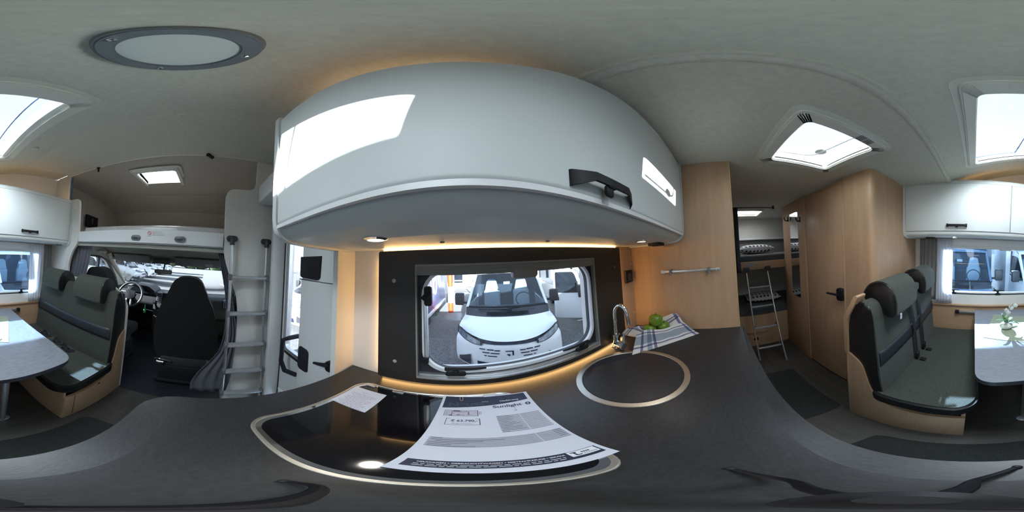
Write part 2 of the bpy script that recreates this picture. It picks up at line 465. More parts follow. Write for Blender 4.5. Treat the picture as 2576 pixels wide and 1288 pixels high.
# bathroom: beech walls with a rounded corner, panels along the corridor
bm = newbm()
def pill(bm, x0, x1, y=-.90):
    bx(bm, x0, x1, y-.03, y+.03, 0, 1.945, .004)
pts = rpoly([(.62, YD), (.65, YD), (.65, -.905), (.90, -.905), (.90, -.872), (.62, -.872)], [0, 0, .005, 0, 0, .045], 8)
prism(bm, pts, 'z', 0, 1.945); struct('wall_left', bm, wood_m)
bm = newbm(); bx(bm, 1.455, 2.03, -.905, -.872, 0, 1.945, .003); struct('wall_left', bm, wood_m)
bm = newbm(); bx(bm, .895, 1.46, -.93, -.90, 1.90, 1.945); struct('wall_left', bm, wood_m)
bm = newbm(); bx(bm, .62, 2.03, -1.66, -1.62, 0, 1.945); struct('wall_left', bm, whitew_m)
# bathroom door
d = thing('door_1', 'beech bathroom door with black lever handle', 'door'); d['kind'] = 'structure'
bm = newbm(); bx(bm, .902, 1.453, -.90, -.874, .02, 1.90, .004); obj('door_panel', bm, wood_m, d)
bm = newbm(); bx(bm, .888, .905, -.905, -.866, 0, 1.94, .004); bx(bm, 1.45, 1.467, -.905, -.866, 0, 1.94, .004); obj('door_frame', bm, wood_m, d)
bm = newbm(); prism(bm, rrect(.90, .965, .955, 1.055, .012), 'y', -.874, -.842, .006); tube(bm, [(.94, -.845, 1.0), (.98, -.835, 1.0), (1.08, -.835, .993)], [.013, .008], 8)
obj('door_handle', bm, black_m, d)
# corridor mirror and hooks
bm = newbm(); prism(bm, rrect(1.60, 1.80, .81, 1.80, .004), 'y', -.872, -.866)
mirror_m = mat('mirror_silver', (.80, .82, .84), .02, 1.0, nscale=5, namt=.01)
tag(obj('wall_mirror', bm, mirror_m), 'narrow tall mirror on the beech corridor wall', 'mirror')
for k, (hx, hz) in enumerate(((1.86, 1.755), (1.555, 1.70))):
    bm = newbm(); bx(bm, hx-.012, hx+.012, -.872, -.864, hz-.03, hz+.03, .003); tube(bm, [(hx, -.864, hz-.015), (hx, -.84, hz-.02), (hx, -.825, hz), (hx, -.82, hz+.025)], .007, 8, 3)
    tag(obj('coat_hook', bm, black_m), ('small black coat hook beyond the far edge of the corridor mirror', 'small black coat hook on the near side of the corridor mirror')[k], 'hook', 'coat hooks by the mirror')

# ------------------------------------------------------------------ roof hatches
def hatch(name, label, outer, inner, zc, slope=0.0, x0=0.0, hexp=.07, opts=()):
    # built flat at z = 0 round (x0, y), then tilted with the ceiling
    cx, cy = (outer[0]+outer[1])/2, (outer[2]+outer[3])/2
    t = thing(name, label, 'roof hatch', (cx, cy, zc)); t['group'] = 'roof hatches'; t.rotation_euler = (0, slope, 0)
    O = lambda q: (q[0]-cx, q[1]-cx, q[2]-cy, q[3]-cy)
    o, i = O(outer), O(inner)
    bm = newbm(); a = rrect(*o, .035, 5); b = rrect(o[0]+.02, o[1]-.02, o[2]+.02, o[3]-.02, .03, 5); c = rrect(*i, .02, 5)
    ring(bm, a, c, 'z', -.004, .004); ring(bm, b, c, 'z', -.022, -.004)
    bmesh.ops.bevel(bm, geom=[e for e in bm.edges if all(v.co.z < -.02 for v in e.verts)], offset=.006, segments=2, affect='EDGES')
    obj('inner_frame', bm, frame_m, t, world=False)
    bm = newbm(); e = .012; ring(bm, rrect(i[0]-e, i[1]+e, i[2]-e, i[3]+e, .02, 5), c, 'z', -.004, hexp); obj('shaft', bm, whitep_m, t, world=False)
    bm = newbm(); prism(bm, rrect(i[0]-.01, i[1]+.01, i[2]-.01, i[3]+.01, .02, 5), 'z', hexp-.012, hexp-.006); obj('dome_pane', bm, milk_m if 'milk' in opts else pane_m, t, world=False)
    if 'blind' in opts:
        bm = newbm(); bx(bm, i[0]+.0, i[0]+.03, i[2]+.004, i[3]-.004, -.012, .008, .004); obj('blind_bar', bm, whitep_m, t, world=False)
        bm = newbm(); tube(bm, [(i[0]+.10, i[2]+.004, .03), (i[0]+.10, i[3]-.004, .03)], .0055, 8); tube(bm, [(i[0]+.10, i[2]+.01, .03), (i[1]-.01, i[2]+.012, .03)], .005, 8); obj('stay_bar', bm, mat('blue_grey_rod', (.05, .09, .2), .4, nscale=9, namt=.1), t, world=False)
    if 'handle' in opts:
        bm = newbm(); lathe(bm, [(.0, .0), (.03, .004), (.034, .012), (.026, .018), (0, .02)], 20, (i[1]-.12, i[2]+.12, hexp-.035)); tube(bm, [(i[0]+.02, i[2]+.10, hexp-.03), (0, i[2]+.11, hexp-.03), (i[1]-.06, i[2]+.15, hexp-.03), (i[1]-.04, i[3]-.02, hexp-.03)], .006, 8, 4); obj('latch_bar', bm, whitep_m, t, world=False)
    if 'vent' in opts:
        bm = newbm()
        for q in range(2):
            for s in range(4): bx(bm, o[0]+.026+s*.010, o[0]+.031+s*.010, -.075-q*.045, -.038-q*.045, -.0245, -.0215)
        obj('vent_grille', bm, grey_m, t, world=False)
    if 'speaker' in opts:
        bm = newbm(); prism(bm, rrect(-.16, .13, o[3]-.062, o[3]-.026, .012), 'z', -.0245, -.021); obj('vent_grille', bm, frame_m, t, world=False)
    return t
sl = math.atan2(zceil(-.4)-zceil(.05), .45)
hatch('roof_hatch', 'large rectangular roof hatch above the dinette table', (-.45, .09, -1.20, -.375), (-.365, .022, -1.125, -.468), (zceil(-.44)+zceil(.09))/2+.004, sl, 0, .035, ('blind', 'speaker', 'latch'))
hatch('roof_hatch', 'square roof hatch above the corridor by the bathroom door', (.383, .882, -.722, -.23), (.455, .81, -.65, -.305), 1.945, 0, 0, .05, ('handle', 'vent'))
hatch('roof_hatch', 'small roof hatch over the rear bunk beds', (2.09, 2.55, -.69, -.24), (2.16, 2.49, -.63, -.29), 1.945, 0, 0, .06, ('milk',))
hatch('roof_hatch', 'small roof hatch in the alcove ceiling over the cab bed', (-1.83, -1.33, -.76, -.27), (-1.77, -1.40, -.70, -.33), 2.284, math.radians(2.5), 0, .05, ('milk', 'blind2'))

# round ceiling lamp (switched off)
zl = zceil(-.19)
t = thing('ceiling_lamp', 'round flat ceiling lamp with dark grey ring, switched off', 'lamp', (-.19, -.083, zl)); t.rotation_euler = (0, sl, 0)
bm = newbm(); ring(bm, circ(0, 0, .112, 48), circ(0, 0, .082, 48), 'z', -.022, 0)
bmesh.ops.bevel(bm, geom=[e for e in bm.edges if all(v.co.z < -.02 for v in e.verts)], offset=.004, segments=2, affect='EDGES'); obj('ring', bm, mat('ring_grey', (.16, .18, .20), .45, nscale=30, namt=.05), t, world=False)
bm = newbm(); lathe(bm, [(.084, -.004), (.083, -.016), (.06, -.02), (0, -.021)], 40); obj('diffuser', bm, mat('frosted_diffuser', (.62, .66, .63), .25, nscale=9, namt=.02), t, world=False)
for a in (100, 210, 330):
    bm = newbm(); lathe(bm, [(.0, -.03), (.006, -.028), (.008, -.0225), (.008, -.02)], 12, (.097*math.cos(math.radians(a)), .097*math.sin(math.radians(a)), 0)); obj('screw_cap', bm, chrome_m, t, world=False)
# smoke detector like blank cover on the ceiling
bm = newbm(); lathe(bm, [(.028, 0), (.028, -.004), (.024, -.006), (0, -.006)], 24); o = obj('blank_cover', bm, ceil_m); o.location = (-.52, -1.0, zceil(-.52)); o.rotation_euler = (0, .27, 0)
tag(o, 'small round beige blank cover on the ceiling', 'cover')

# ================================================================== KITCHEN
# upper cabinet: body profile in (y, z), rounded lower front
t = thing('overhead_cabinet', 'large white kitchen wall cabinet with rounded lower edge over the splash panel', 'cabinet', (.23, .35, 1.462))
prof = rpoly([(.53, 1.465), (.53, 1.955), (.178, 1.955), (.190, 1.525), (.196, 1.497), (.222, 1.472), (.30, 1.466)], [0, 0, .006, .03, .02, .03, .03], 5)
bm = newbm(); prism(bm, prof, 'x', -.405, .868, .002); obj('body', bm, white_m, t)
outer = rpoly([(.53, 1.458), (.53, 1.96), (.166, 1.96), (.178, 1.525), (.185, 1.49), (.215, 1.466), (.30, 1.459)], [0, 0, .006, .03, .02, .03, .03], 5)
for x0, x1 in ((-.428, -.405), (.868, .886)):
    bm = newbm(); prism(bm, outer, 'x', x0, x1, .004); obj('end_panel', bm, white_m, t)
bm = newbm(); prism(bm, rpoly([(.178, 1.93), (.1715, 1.93), (.1815, 1.513), (.190, 1.508)], [.0, .004, .006, 0], 4), 'x', -.398, .862, .001); dk = obj('door', bm, white_m, t)
bm = newbm(); bx(bm, -.402, .866, .181, .190, 1.499, 1.509); obj('door_gap', bm, whitep_m, t)
bm = newbm()   # flat arched bar handle: nodes (x, y, lower z, upper z)
N_ = [(.150, .1805, 1.517, 1.549), (.152, .1770, 1.518, 1.549), (.188, .1590, 1.5305, 1.547), (.282, .1590, 1.5305, 1.547), (.316, .1730, 1.521, 1.547), (.319, .1805, 1.512, 1.545)]
F_ = [[bm.verts.new((x, y+k, z)) for (x, y, a, b) in N_ for z in (a, b)] for k in (0, .0045)]
for q in range(len(N_)-1):
    a, b = F_[0], F_[1]; i0, i1, i2, i3 = 2*q, 2*q+1, 2*q+3, 2*q+2
    for L in ((a[i0], a[i1], a[i2], a[i3]), (b[i3], b[i2], b[i1], b[i0]), (a[i1], b[i1], b[i2], a[i2]), (a[i0], a[i3], b[i3], b[i0])): bm.faces.new(L)
for e_ in (0, len(N_)*2-2): bm.faces.new((F_[0][e_], F_[0][e_+1], F_[1][e_+1], F_[1][e_]))
prism(bm, rpoly([(.214, 1.512), (.232, 1.510), (.233, 1.528), (.244, 1.532), (.214, 1.532)], .003), 'y', .1625, .168, .0015); bx(bm, .218, .24, .160, .170, 1.528, 1.533, .001)
obj('door_handle', bm, black_m, dk)
def spot(t, x, y, z, r=.027):
    bm = newbm(); lathe(bm, [(r, 0), (r, -.003), (r*.72, -.006), (r*.72, -.001)], 28, (x, y, z)); s = obj('spotlight_ring', bm, chrome_m, t)
    bm = newbm(); lathe(bm, [(0, -.0045), (r*.70, -.0045), (r*.70, 0), (0, 0)], 24, (x, y, z)); l = obj('spotlight_lens', bm, spot_m, s)
    l.location = (0, 0, 0)
spot(t, -.183, .312, 1.467); spot(t, .600, .300, 1.467, .025)
lamp('cabinet_spot', 'SPOT', (-.183, .312, 1.455), 1.4, (1, .93, .82), (0, 0, -1), spot_size=2.0, spot_blend=.8, shadow_soft_size=.02)
lamp('cabinet_spot', 'SPOT', (.600, .300, 1.455), 1.1, (1, .93, .82), (0, 0, -1), spot_size=2.0, spot_blend=.8, shadow_soft_size=.02)
for x in (-.049, .242):
    bm = newbm(); lathe(bm, [(0, 1.4675), (.006, 1.467), (.0065, 1.4635), (.005, 1.462), (0, 1.4615)], 12, (x, .412, 0)); obj('screw_cap', bm, grey_m, t)
bm = newbm(); prism(bm, rrect(.755, .852, .285, .345, .008), 'z', 1.452, 1.4665, .004); bx(bm, .775, .80, .30, .33, 1.449, 1.453, .002)
tag(obj('switch_box', bm, black_m), 'flat black switch box under the kitchen cabinet close to the beech partition', 'switch')
# warm light strip behind the cabinet, and the one on top of it
# the splash panel stands off the wall and is lit from behind along all four edges
for nm, (a, b, c, d_), e_, lc, ld, sz, en in (('top', (-.27, .715, 1.4575, 1.4635), 0, (.22, .512, 1.4605), (0, -1, .25), (.97, .006), 1.0),
                                  ('left', (-.276, -.270, .97, 1.44), 0, (-.279, .5215, 1.20), (-1, -.35, 0), (.47, .010), .20),
                                  ('right', (.7165, .7225, .97, 1.44), 0, (.7275, .512, 1.20), (1, -.35, 0), (.47, .006), .65),
                                  ('bottom', (-.27, .715, .950, .955), 0, (.22, .506, .9535), (0, -1, -.12), (.97, .006), .30)):
    bm = newbm(); bx(bm, a, b, .516, .526, c, d_, .001); tag(obj('light_strip', bm, led_m), 'warm light strip glowing behind the '+nm+' edge of the dark splash panel', 'light strip', 'light strips round the splash panel')
    v_ = nm in ('left', 'right'); L_ = lamp('strip_glow', 'AREA', lc, en, (1, .56, .2), ld, shape='RECTANGLE', size=sz[0], size_y=sz[1])
    if v_:
        z_ = -Vector(ld).normalized(); x_ = Vector((0, 0, 1)); y_ = z_.cross(x_).normalized(); x_ = y_.cross(z_)
        L_.rotation_euler = Matrix((x_, y_, z_)).transposed().to_euler()
bm = newbm(); bx(bm, -.38, .84, .30, .312, 1.9605, 1.9655, .001); tag(obj('light_strip', bm, led_m), 'warm light strip lying on top of the kitchen wall cabinet', 'light strip')
lamp('top_glow', 'AREA', (.0, .306, 1.975), .28, (1, .62, .36), (0, 0, 1), shape='RECTANGLE', size=.75, size_y=.01)

# dark splash panel with window cut-out
bm = newbm(); ow = rrect(-.28, .728, .958, 1.457, .008, 4); iw = rrect(-.145, .517, .988, 1.408, .004, 4)
ring(bm, ow, iw, 'y', .500, .513); t = obj('splash_panel', bm, pan_m); tag(t, 'dark splash panel framing the kitchen window', 'panel')
for k, (x, z) in enumerate(((-.222, 1.356), (-.219, 1.048), (.673, 1.357), (.655, 1.07))):
    bm = newbm(); lathe(bm, [(0, .4975), (.006, .498), (.0075, .500), (.0075, .504)], 14, (x, 0, z), axis='y'); obj('screw_cap', bm, mat('screw_cap_grey', (.36, .35, .33) if k < 2 else (.12, .10, .08), .4, nscale=9, namt=.03) if k in (0, 2) else bpy.data.materials['screw_cap_grey' if k < 2 else 'screw_cap_grey.001'], t, label=None)

# kitchen window
wd = thing('window_1', 'kitchen window with rounded corners, looking out at the white van', 'window', (.185, .53, 1.0)); wd['kind'] = 'structure'
bm = newbm(); ring(bm, rrect(-.147, .519, .986, 1.410, .003, 6), rrect(-.142, .513, .995, 1.404, .004, 6), 'y', .494, .515); obj('window_frame', bm, mat('blind_frame_grey', (.22, .22, .205), .45, nscale=9, namt=.03), wd)
bm = newbm(); bx(bm, -.145, .517, .497, .525, 1.375, 1.407, .004); bx(bm, -.145, .517, .493, .52, 1.385, 1.392, .002); prism(bm, rrect(.158, .243, 1.356, 1.386, .008), 'y', .490, .520, .004); obj('blind_cassette', bm, mat('blind_cassette_grey', (.20, .195, .18), .5, nscale=9, namt=.03), wd)
bm = newbm(); bx(bm, -.145, .517, .488, .515, .988, .999, .003); bx(bm, -.145, .517, .50, .53, .999, 1.008, .003); obj('sill_rail', bm, alu_m, wd)
bm = newbm(); ring(bm, rrect(-.1445, .5165, .9885, 1.4075, .004, 8), rrect(-.124, .495, 1.020, 1.394, .085, 8), 'y', .514, .545); obj('rubber_seal', bm, blackr_m, wd)
bm = newbm(); ring(bm, rrect(-.130, .501, 1.014, 1.398, .09, 8), rrect(-.119, .490, 1.027, 1.389, .082, 8), 'y', .507, .520); obj('sash_rim', bm, mat('sash_white', (.66, .68, .70), .4, nscale=9, namt=.02), wd)
bm = newbm(); prism(bm, rrect(-.128, .499, 1.023, 1.397, .085, 8), 'y', .526, .531); obj('pane', bm, pane_m, wd)
bm = newbm()
bx(bm, -.125, -.112, .505, .522, 1.075, 1.29, .003); obj('stay_arm', bm, alu_m, wd)
bm = newbm(); bx(bm, -.132, -.110, .500, .522, 1.055, 1.08, .004); bx(bm, -.122, -.096, .498, .520, 1.275, 1.34, .008); tube(bm, [(-.108, .505, 1.315), (-.121, .492, 1.30)], .010, 8); obj('stay_knob', bm, black_m, wd)
for hx, dx in ((-.03, 1), (.42, -1)):
    bm = newbm(); prism(bm, rrect(hx-.03, hx+.03, 1.006, 1.022, .006), 'y', .495, .512, .003); tube(bm, [(hx, .51, 1.018), (hx, .497, 1.036)], .010, 10); tube(bm, [(hx-.03*dx, .496, 1.040), (hx, .494, 1.043), (hx+.05*dx, .496, 1.040), (hx+.09*dx, .502, 1.037)], [.008, .004], 8, 3); obj('window_latch', bm, black_m, wd)

# partition stub at the left end of the worktop
bm = newbm(); prism(bm, rpoly([(.448, .948), (.53, .948), (.53, 1.462), (.448, 1.462)], .002), 'x', -.425, -.408); prism(bm, rrect(.425, .450, 0, 1.462, .008), 'x', -.428, -.405)
struct('wall_right', bm, whitew_m)
# lower units and worktop
lb = thing('lower_cabinet', 'kitchen base unit under the dark worktop, facing the aisle', 'cabinet', (.25, .2, 0))
bm = newbm(); prism(bm, rpoly([(-.385, .525), (-.385, -.02), (-.31, -.09), (.884, -.09), (.884, .525)], [0, .05, .05, 0, 0]), 'z', .08, .918); obj('body', bm, wood_m, lb)
bm = newbm(); bx(bm, -.34, .88, -.05, .52, 0, .08); obj('plinth', bm, dgrey_m, lb)
for k, (x0, x1) in enumerate(((-.29, .09), (.10, .48), (.49, .87))):
    bm = newbm(); bx(bm, x0, x1, -.106, -.091, .11, .90, .003); dd = obj('door', bm, white_m, lb)
    bm = newbm(); tube(bm, [(x0+.10, -.107, .84), (x0+.11, -.126, .84), (x1-.11, -.126, .84), (x1-.10, -.107, .84)], .007, 8); obj('door_handle', bm, black_m, dd)
bm = newbm(); HOLE = rrect(-.305, .122, .105, .448, .03, 6)
pts = rpoly([(-.403, .528), (-.403, -.112), (.887, -.112), (.887, .528)], [0, .095, .012, 0], 10)
prism(bm, pts, 'z', .918, .948, .0025); wt = obj('worktop', bm, ctr_m); tag(wt, 'dark grey kitchen worktop with rounded front corner', 'worktop')

# hob under a black glass lid
hb = thing('gas_hob', 'built-in gas hob under a black glass lid with metal rim in the dark worktop', 'hob', (-.09, .275, .948))
bm = newbm(); ring(bm, rrect(-.3065, .1235, .1015, .4505, (.045, .045, .05, .05), 8), rrect(-.299, .116, .109, .443, (.04, .04, .042, .042), 8), 'z', .947, .9525)
bmesh.ops.bevel(bm, geom=[e for e in bm.edges if all(v.co.z > .952 for v in e.verts)], offset=.0018, segments=2, affect='EDGES'); obj('rim', bm, steel_m, hb)
bm = newbm(); ring(bm, rrect(-.299, .116, .109, .443, (.04, .04, .042, .042), 8), rrect(-.290, .107, .118, .436, .035, 8), 'z', .948, .950); obj('inner_rim', bm, chrome_m, hb)
bm = newbm(); prism(bm, rrect(-.2985, .1155, .1095, .4425, (.04, .04, .042, .042), 8), 'z', .9475, .9495); lid = obj('glass_lid', bm, hobglass_m, hb)
for x in (-.265, -.18, .055):
    bm = newbm(); bx(bm, x-.016, x+.016, .428, .442, .9495, .954, .002); obj('lid_hinge', bm, alu_m, hb)

# round sink with worktop lid
sk = thing('round_sink', 'round sink closed by a worktop lid with steel rim', 'sink', (.436, .287, .948))
bm = newbm(); ring(bm, circ(.436, .287, .178, 64), circ(.436, .287, .160, 64), 'z', .947, .9515)
bmesh.ops.bevel(bm, geom=[e for e in bm.edges if all(v.co.z > .951 for v in e.verts)], offset=.0018, segments=2, affect='EDGES'); obj('rim', bm, steel_m, sk)
lp = []
for i in range(72):      # lid outline with a straight finger cut at the back
    a = 2*PI*i/72; p = Vector((math.cos(a), math.sin(a)))*.157
    lim = .112; nrm = Vector((.45, .893))
    if p.dot(nrm) > lim: p -= nrm*(p.dot(nrm)-lim)
    lp.append((.436+p.x, .287+p.y))
bm = newbm(); prism(bm, lp, 'z', .944, .9495, .0008); obj('lid', bm, ctr_m, sk)
bm = newbm(); lathe(bm, [(.1602, .9484), (.1602, .9488), (.15, .9488), (0, .9487)], 48, (.436, .287, 0)); obj('dark_hole_disc', bm, blackr_m, sk)  # flat black disc in place of the shaded depth below the lid

# chrome mixer tap
tp = thing('mixer_tap', 'chrome mixer tap with arched spout behind the sink', 'tap', (.592, .462, .948))
bm = newbm(); lathe(bm, [(.024, 0), (.024, .004), (.020, .007), (.0195, .062), (.0205, .072), (.0205, .080), (.012, .083), (0, .083)], 24, (.592, .464, .948)); obj('body', bm, chrome_m, tp)
bm = newbm(); tube(bm, [(.592, .464, 1.03), (.593, .464, 1.10), (.594, .463, 1.145), (.596, .455, 1.168), (.600, .438, 1.180), (.604, .418, 1.173), (.606, .405, 1.15), (.608, .400, 1.12), (.609, .397, 1.085)], .0095, 14, 5); obj('spout', bm, chrome_m, tp)
bm = newbm(); tube(bm, [(.588, .462, .976), (.584, .436, .972), (.582, .425, .970)], .0195, 18); obj('cartridge', bm, chrome_m, tp)
bm = newbm(); tube(bm, [(.582, .427, .970), (.581, .415, .968)], .0205, 18); tube(bm, [(.588, .420, .985), (.606, .428, 1.03)], [.007, .005], 10); obj('lever', bm, mat('grey_lever', (.20, .20, .23), .35, .6, nscale=9, namt=.05), tp)

# socket and utensil rail on the beech wall
sp = thing('wall_socket', 'square black socket on the narrow beech panel by the tap', 'socket', (.80, .515, 1.29))
bm = newbm(); prism(bm, rrect(.785, .858, 1.252, 1.325, .006), 'y', .506, .5195, .002); obj('cover', bm, black_m, sp)
bm = newbm(); lathe(bm, [(.020, .507), (.020, .5035), (.017, .5035), (.017, .5055), (0, .5055)], 24, (.8215, 0, 1.2885), axis='y'); bx(bm, .795, .848, .5048, .507, 1.262, 1.267); obj('socket_ring', bm, dgrey_m, sp)
for z in (1.36, 1.05):
    bm = newbm(); lathe(bm, [(0, .5165), (.006, .517), (.0065, .5195)], 12, (.87, 0, z), axis='y'); tag(obj('screw_cover', bm, mat('wood_cap', (.58, .42, .27), .5, nscale=9, namt=.03) if z > 1.2 else bpy.data.materials['wood_cap']), 'small wood coloured screw cover '+('above' if z > 1.2 else 'below')+' the black socket', 'screw cover')
rl = thing('towel_rail', 'slim clear rail with two brackets on the beech partition', 'rail', (.87, .16, 1.30))
bm = newbm(); bx(bm, .868, .874, 0.0, .322, 1.299, 1.311, .002); bx(bm, .866, .876, -.004, .016, 1.296, 1.314, .002); bx(bm, .866, .876, .30, .324, 1.296, 1.314, .002); obj('bar', bm, alu_m, rl)
for y in (.055, .267):
    bm = newbm(); bx(bm, .862, .8885, y-.008, y+.008, 1.293, 1.317, .003); tube(bm, [(.866, y, 1.295), (.862, y, 1.285)], .006, 8); obj('bracket', bm, grey_m, rl)

# ------------------------------------------------------------------ towel with apples
def checkered_cloth(name, base, c1, c2):
    m = bpy.data.materials.new(name); m.use_nodes = True; t = m.node_tree; b = t.nodes['Principled BSDF']; b.inputs['Roughness'].default_value = .9; b.inputs['Sheen Weight'].default_value = .2
    uv = t.nodes.new('ShaderNodeTexCoord'); s = t.nodes.new('ShaderNodeSeparateXYZ'); t.links.new(uv.outputs['UV'], s.inputs[0])
    def bands(sock, stops):
        r = t.nodes.new('ShaderNodeValToRGB'); r.color_ramp.interpolation = 'CONSTANT'; e = r.color_ramp.elements
        e[0].position = 0; e[0].color = (*stops[0][1], 1); e[1].position = stops[1][0]; e[1].color = (*stops[1][1], 1)
        for p, c in stops[2:]: q = e.new(p); q.color = (*c, 1)
        t.links.new(sock, r.inputs[0]); return r
    W = (1, 1, 1)
    ru = bands(s.outputs['X'], [(0, W), (.10, c1), (.14, W), (.20, c2), (.27, W), (.30, c1), (.34, W), (.92, c1), (.96, W)])
    rv = bands(s.outputs['Y'], [(0, W), (.10, c1), (.14, W), (.18, c2), (.38, W), (.415, c1), (.445, W), (.52, W), (.80, c1), (.84, W), (.87, c1), (.90, W)])
    x = t.nodes.new('ShaderNodeMixRGB'); x.blend_type = 'MULTIPLY'; x.inputs[0].default_value = 1
    t.links.new(ru.outputs[0], x.inputs[1]); t.links.new(rv.outputs[0], x.inputs[2])
    y = t.nodes.new('ShaderNodeMixRGB'); y.blend_type = 'MULTIPLY'; y.inputs[0].default_value = 1; y.inputs[2].default_value = (*base, 1)
    t.links.new(x.outputs[0], y.inputs[1]); t.links.new(y.outputs[0], b.inputs['Base Color']); return m
towel_m = checkered_cloth('striped_tea_towel', (.56, .55, .54), (.26, .25, .42), (.42, .50, .60))
# front apron of the towel lies on the worktop, rises to the fruit, dips, and climbs in two folded ears
def towel(u, v):
    front = Vector((.556, .362)).lerp(Vector((.826, .126)), u)
    front += Vector((.02, .03))*math.sin(PI*u)*.3
    rim = Vector((.688, .408)).lerp(Vector((.846, .205)), u)
    back = Vector((.690, .505)).lerp(Vector((.876, .250)), u)
    if u > .25: back = back.lerp(Vector((.868, .42)), .8*math.sin(PI*(u-.25)/.75)**3)
    if v < .5:
        t = v/.5; p = front.lerp(rim, t); h = (.054+.006*math.sin(u*9))*t**1.15
        h += .0025*math.sin(u*23+v*9)*math.sin(PI*min(1, t))
    else:
        t = (v-.5)/.5; p = rim.lerp(back, t)
        well = math.sin(PI*min(1, max(0, (u-.04)/.92)))**.5
        h = .054+.006*math.sin(u*9) - .040*well*math.sin(PI*min(1, t*1.05))**.7
        h += .055*math.exp(-((u-.93)/.12)**2)*math.sin(PI*.5*t)**2 + .030*math.exp(-((u-.16)/.12)**2)*math.sin(PI*min(1, t*1.0))**1.0 + .006*math.sin(u*26)*t
    if v > .45: h *= .35+.65*min(1, u/.12)
    return Vector((p.x, p.y, .9492+max(0, h)))
bm = newbm(); grid(bm, towel, 48, 48)
tw = obj('tea_towel', bm, towel_m, solid=.002, angle=80, fix=False); tag(tw, 'blue and white striped tea towel bundled round the green apples', 'towel')
apple_m = mat('green_apple_skin', (.115, .20, .012), .3, nscale=14, namt=.3, coat=.2)
def apple():
    t = thing('green_apple', 'green apple', 'apple', group=None)
    pr = [(0, -.026), (.010, -.030), (.022, -.030), (.031, -.021), (.0365, -.004), (.0365, .010), (.031, .023), (.021, .030), (.010, .030), (.003, .024), (0, .022)]
    pts = smooth_path([(r, 0, z) for r, z in pr], 3)
    bm = newbm(); lathe(bm, [(p.x if p.x > 0 else 0, p.z) for p in pts], 28); bmesh.ops.remove_doubles(bm, verts=bm.verts, dist=1e-5); obj('flesh', bm, apple_m, t, world=False, angle=80)
    bm = newbm(); tube(bm, [(0, 0, .022), (.001, 0, .032), (.005, 0, .042)], .0016, 6, 3); obj('stem', bm, mat('apple_stem', (.06, .035, .015), .7, nscale=40, namt=.1), t, world=False)
    return t
a0 = apple(); spots = [((.782, .342, 1.046), 'topmost green apple, balanced on the two others in the towel', (.1, .15, .4)), ((.762, .372, .990), 'lower green apple in the towel on the side of the tap', (.15, -.12, 2)), ((.812, .316, .992), 'lower green apple in the towel beside the beech partition, half hidden', (-.15, .1, 4))]
for k, (p, l, r) in enumerate(spots):
    a = a0 if k == 0 else copy_tree(a0); a.location = p; a.rotation_euler = r; a['label'] = l; a['group'] = 'green apples in the towel'

# ------------------------------------------------------------------ papers on the hob lid
ux, uy = Vector((.2100, -.0150, 0)).normalized(), Vector((.018, .2980, 0)).normalized()
PO = Vector((-.0770, .1450, .9530))      # bottom left corner of the price sheet
ps = thing('price_sheet', 'printed white price sheet lying across the hob lid', 'paper', PO)
PB = Matrix(((ux.x, uy.x, 0, 0), (ux.y, uy.y, 0, 0), (0, 0, 1, 0), (0, 0, 0, 1)))
def on(u, v, z=.0006): return PB @ Matrix.Translation((u, v, z))
def rect(bm, u0, u1, v0, v1, z=.0005):
    vs = [bm.verts.new(PB @ Vector((u, v, z))) for u, v in ((u0, v0), (u1, v0), (u1, v1), (u0, v1))]; bm.faces.new(vs)
PW, PH = .210, .297
bm = newbm(); prism(bm, [(0, 0), (PW, 0), (PW, PH), (0, PH)], 'z', -.0008, .0002); bm.transform(PB); obj('sheet', bm, paper_m, ps, world=False)
for v0, v1, u0, u1 in ((.237, .2935, .0065, .2015), (.0135, .0355, .010, .2035)):
    bm = newbm(); k_ = .022 if v0 > .1 else 0; bm.faces.new([bm.verts.new(PB @ Vector((a, b, .0005))) for a, b in ((u0, v0), (u1, v0+k_), (u1, v1), (u0, v1))]); obj('printed_band', bm, ink_m, ps, world=False)
bm = newbm(); rect(bm, .1635, .2010, .0195, .0345, .0008); lg = obj('logo_field', bm, inkw_m, ps, world=False)
bm = newbm()
for k in range(4): rect(bm, .1795+k*.0030, .1816+k*.0030, .0262, .0302, .0012)
for k in range(6): rect(bm, .1795+k*.0033, .1822+k*.0033, .0225, .0237, .0012)
rect(bm, .1665, .1745, .0295, .0318, .0012); rect(bm, .1695, .1725, .0215, .0318, .0012); rect(bm, .1725, .1775, .0215, .0240, .0012); obj('logo_print', bm, inkd_m, lg, world=False, fix=False)
bm = newbm(); add_text(bm, 'Neufahrzeug', on(.1350, .2625, .001), .0086, bold=.00008); obj('white_print', bm, inkw_m, ps, world=False, fix=False)
bm = newbm(); rect(bm, .0935, .1085, .2665, .2675, .001); obj('white_rule', bm, inkw_m, ps, world=False)
bm = newbm(); add_text(bm, 'NEUWAGEN \u2022 GEBRAUCHTWAGEN \u2022 MIETFAHRZEUGE \u2022 SERVICE', on(.0215, .0275, .001), .0047, bold=.0001)
random.seed(4)
for zz in (.0222, .0178):
    x = .020
    while x < .155: q = x+random.uniform(.003, .012); rect(bm, x, min(q, .157), zz, zz+.0013, .0009); x = q+.0018
obj('white_print', bm, inkw_m, ps, world=False, fix=False)
bm = newbm(); add_text(bm, 'Neuss', on(.0180, .2445, .001) @ Matrix.Rotation(.10, 4, 'Z'), .0260, bold=.0007, sx=1.25); obj('dim_print', bm, mat('dim_ink', (.04, .05, .065), .5, nscale=50, namt=.05), ps, world=False, fix=False)
bm = newbm(); ring(bm, circ(.1945, .2385, .0062, 24), circ(.1945, .2385, .0030, 24), 'z', .0004, .0008); prism(bm, [(.1905, .2372), (.1985, .2398), (.1985, .2406), (.1905, .2380)], 'z', .0004, .0008); bm.transform(PB); obj('brand_emblem', bm, ink_m, ps, world=False)
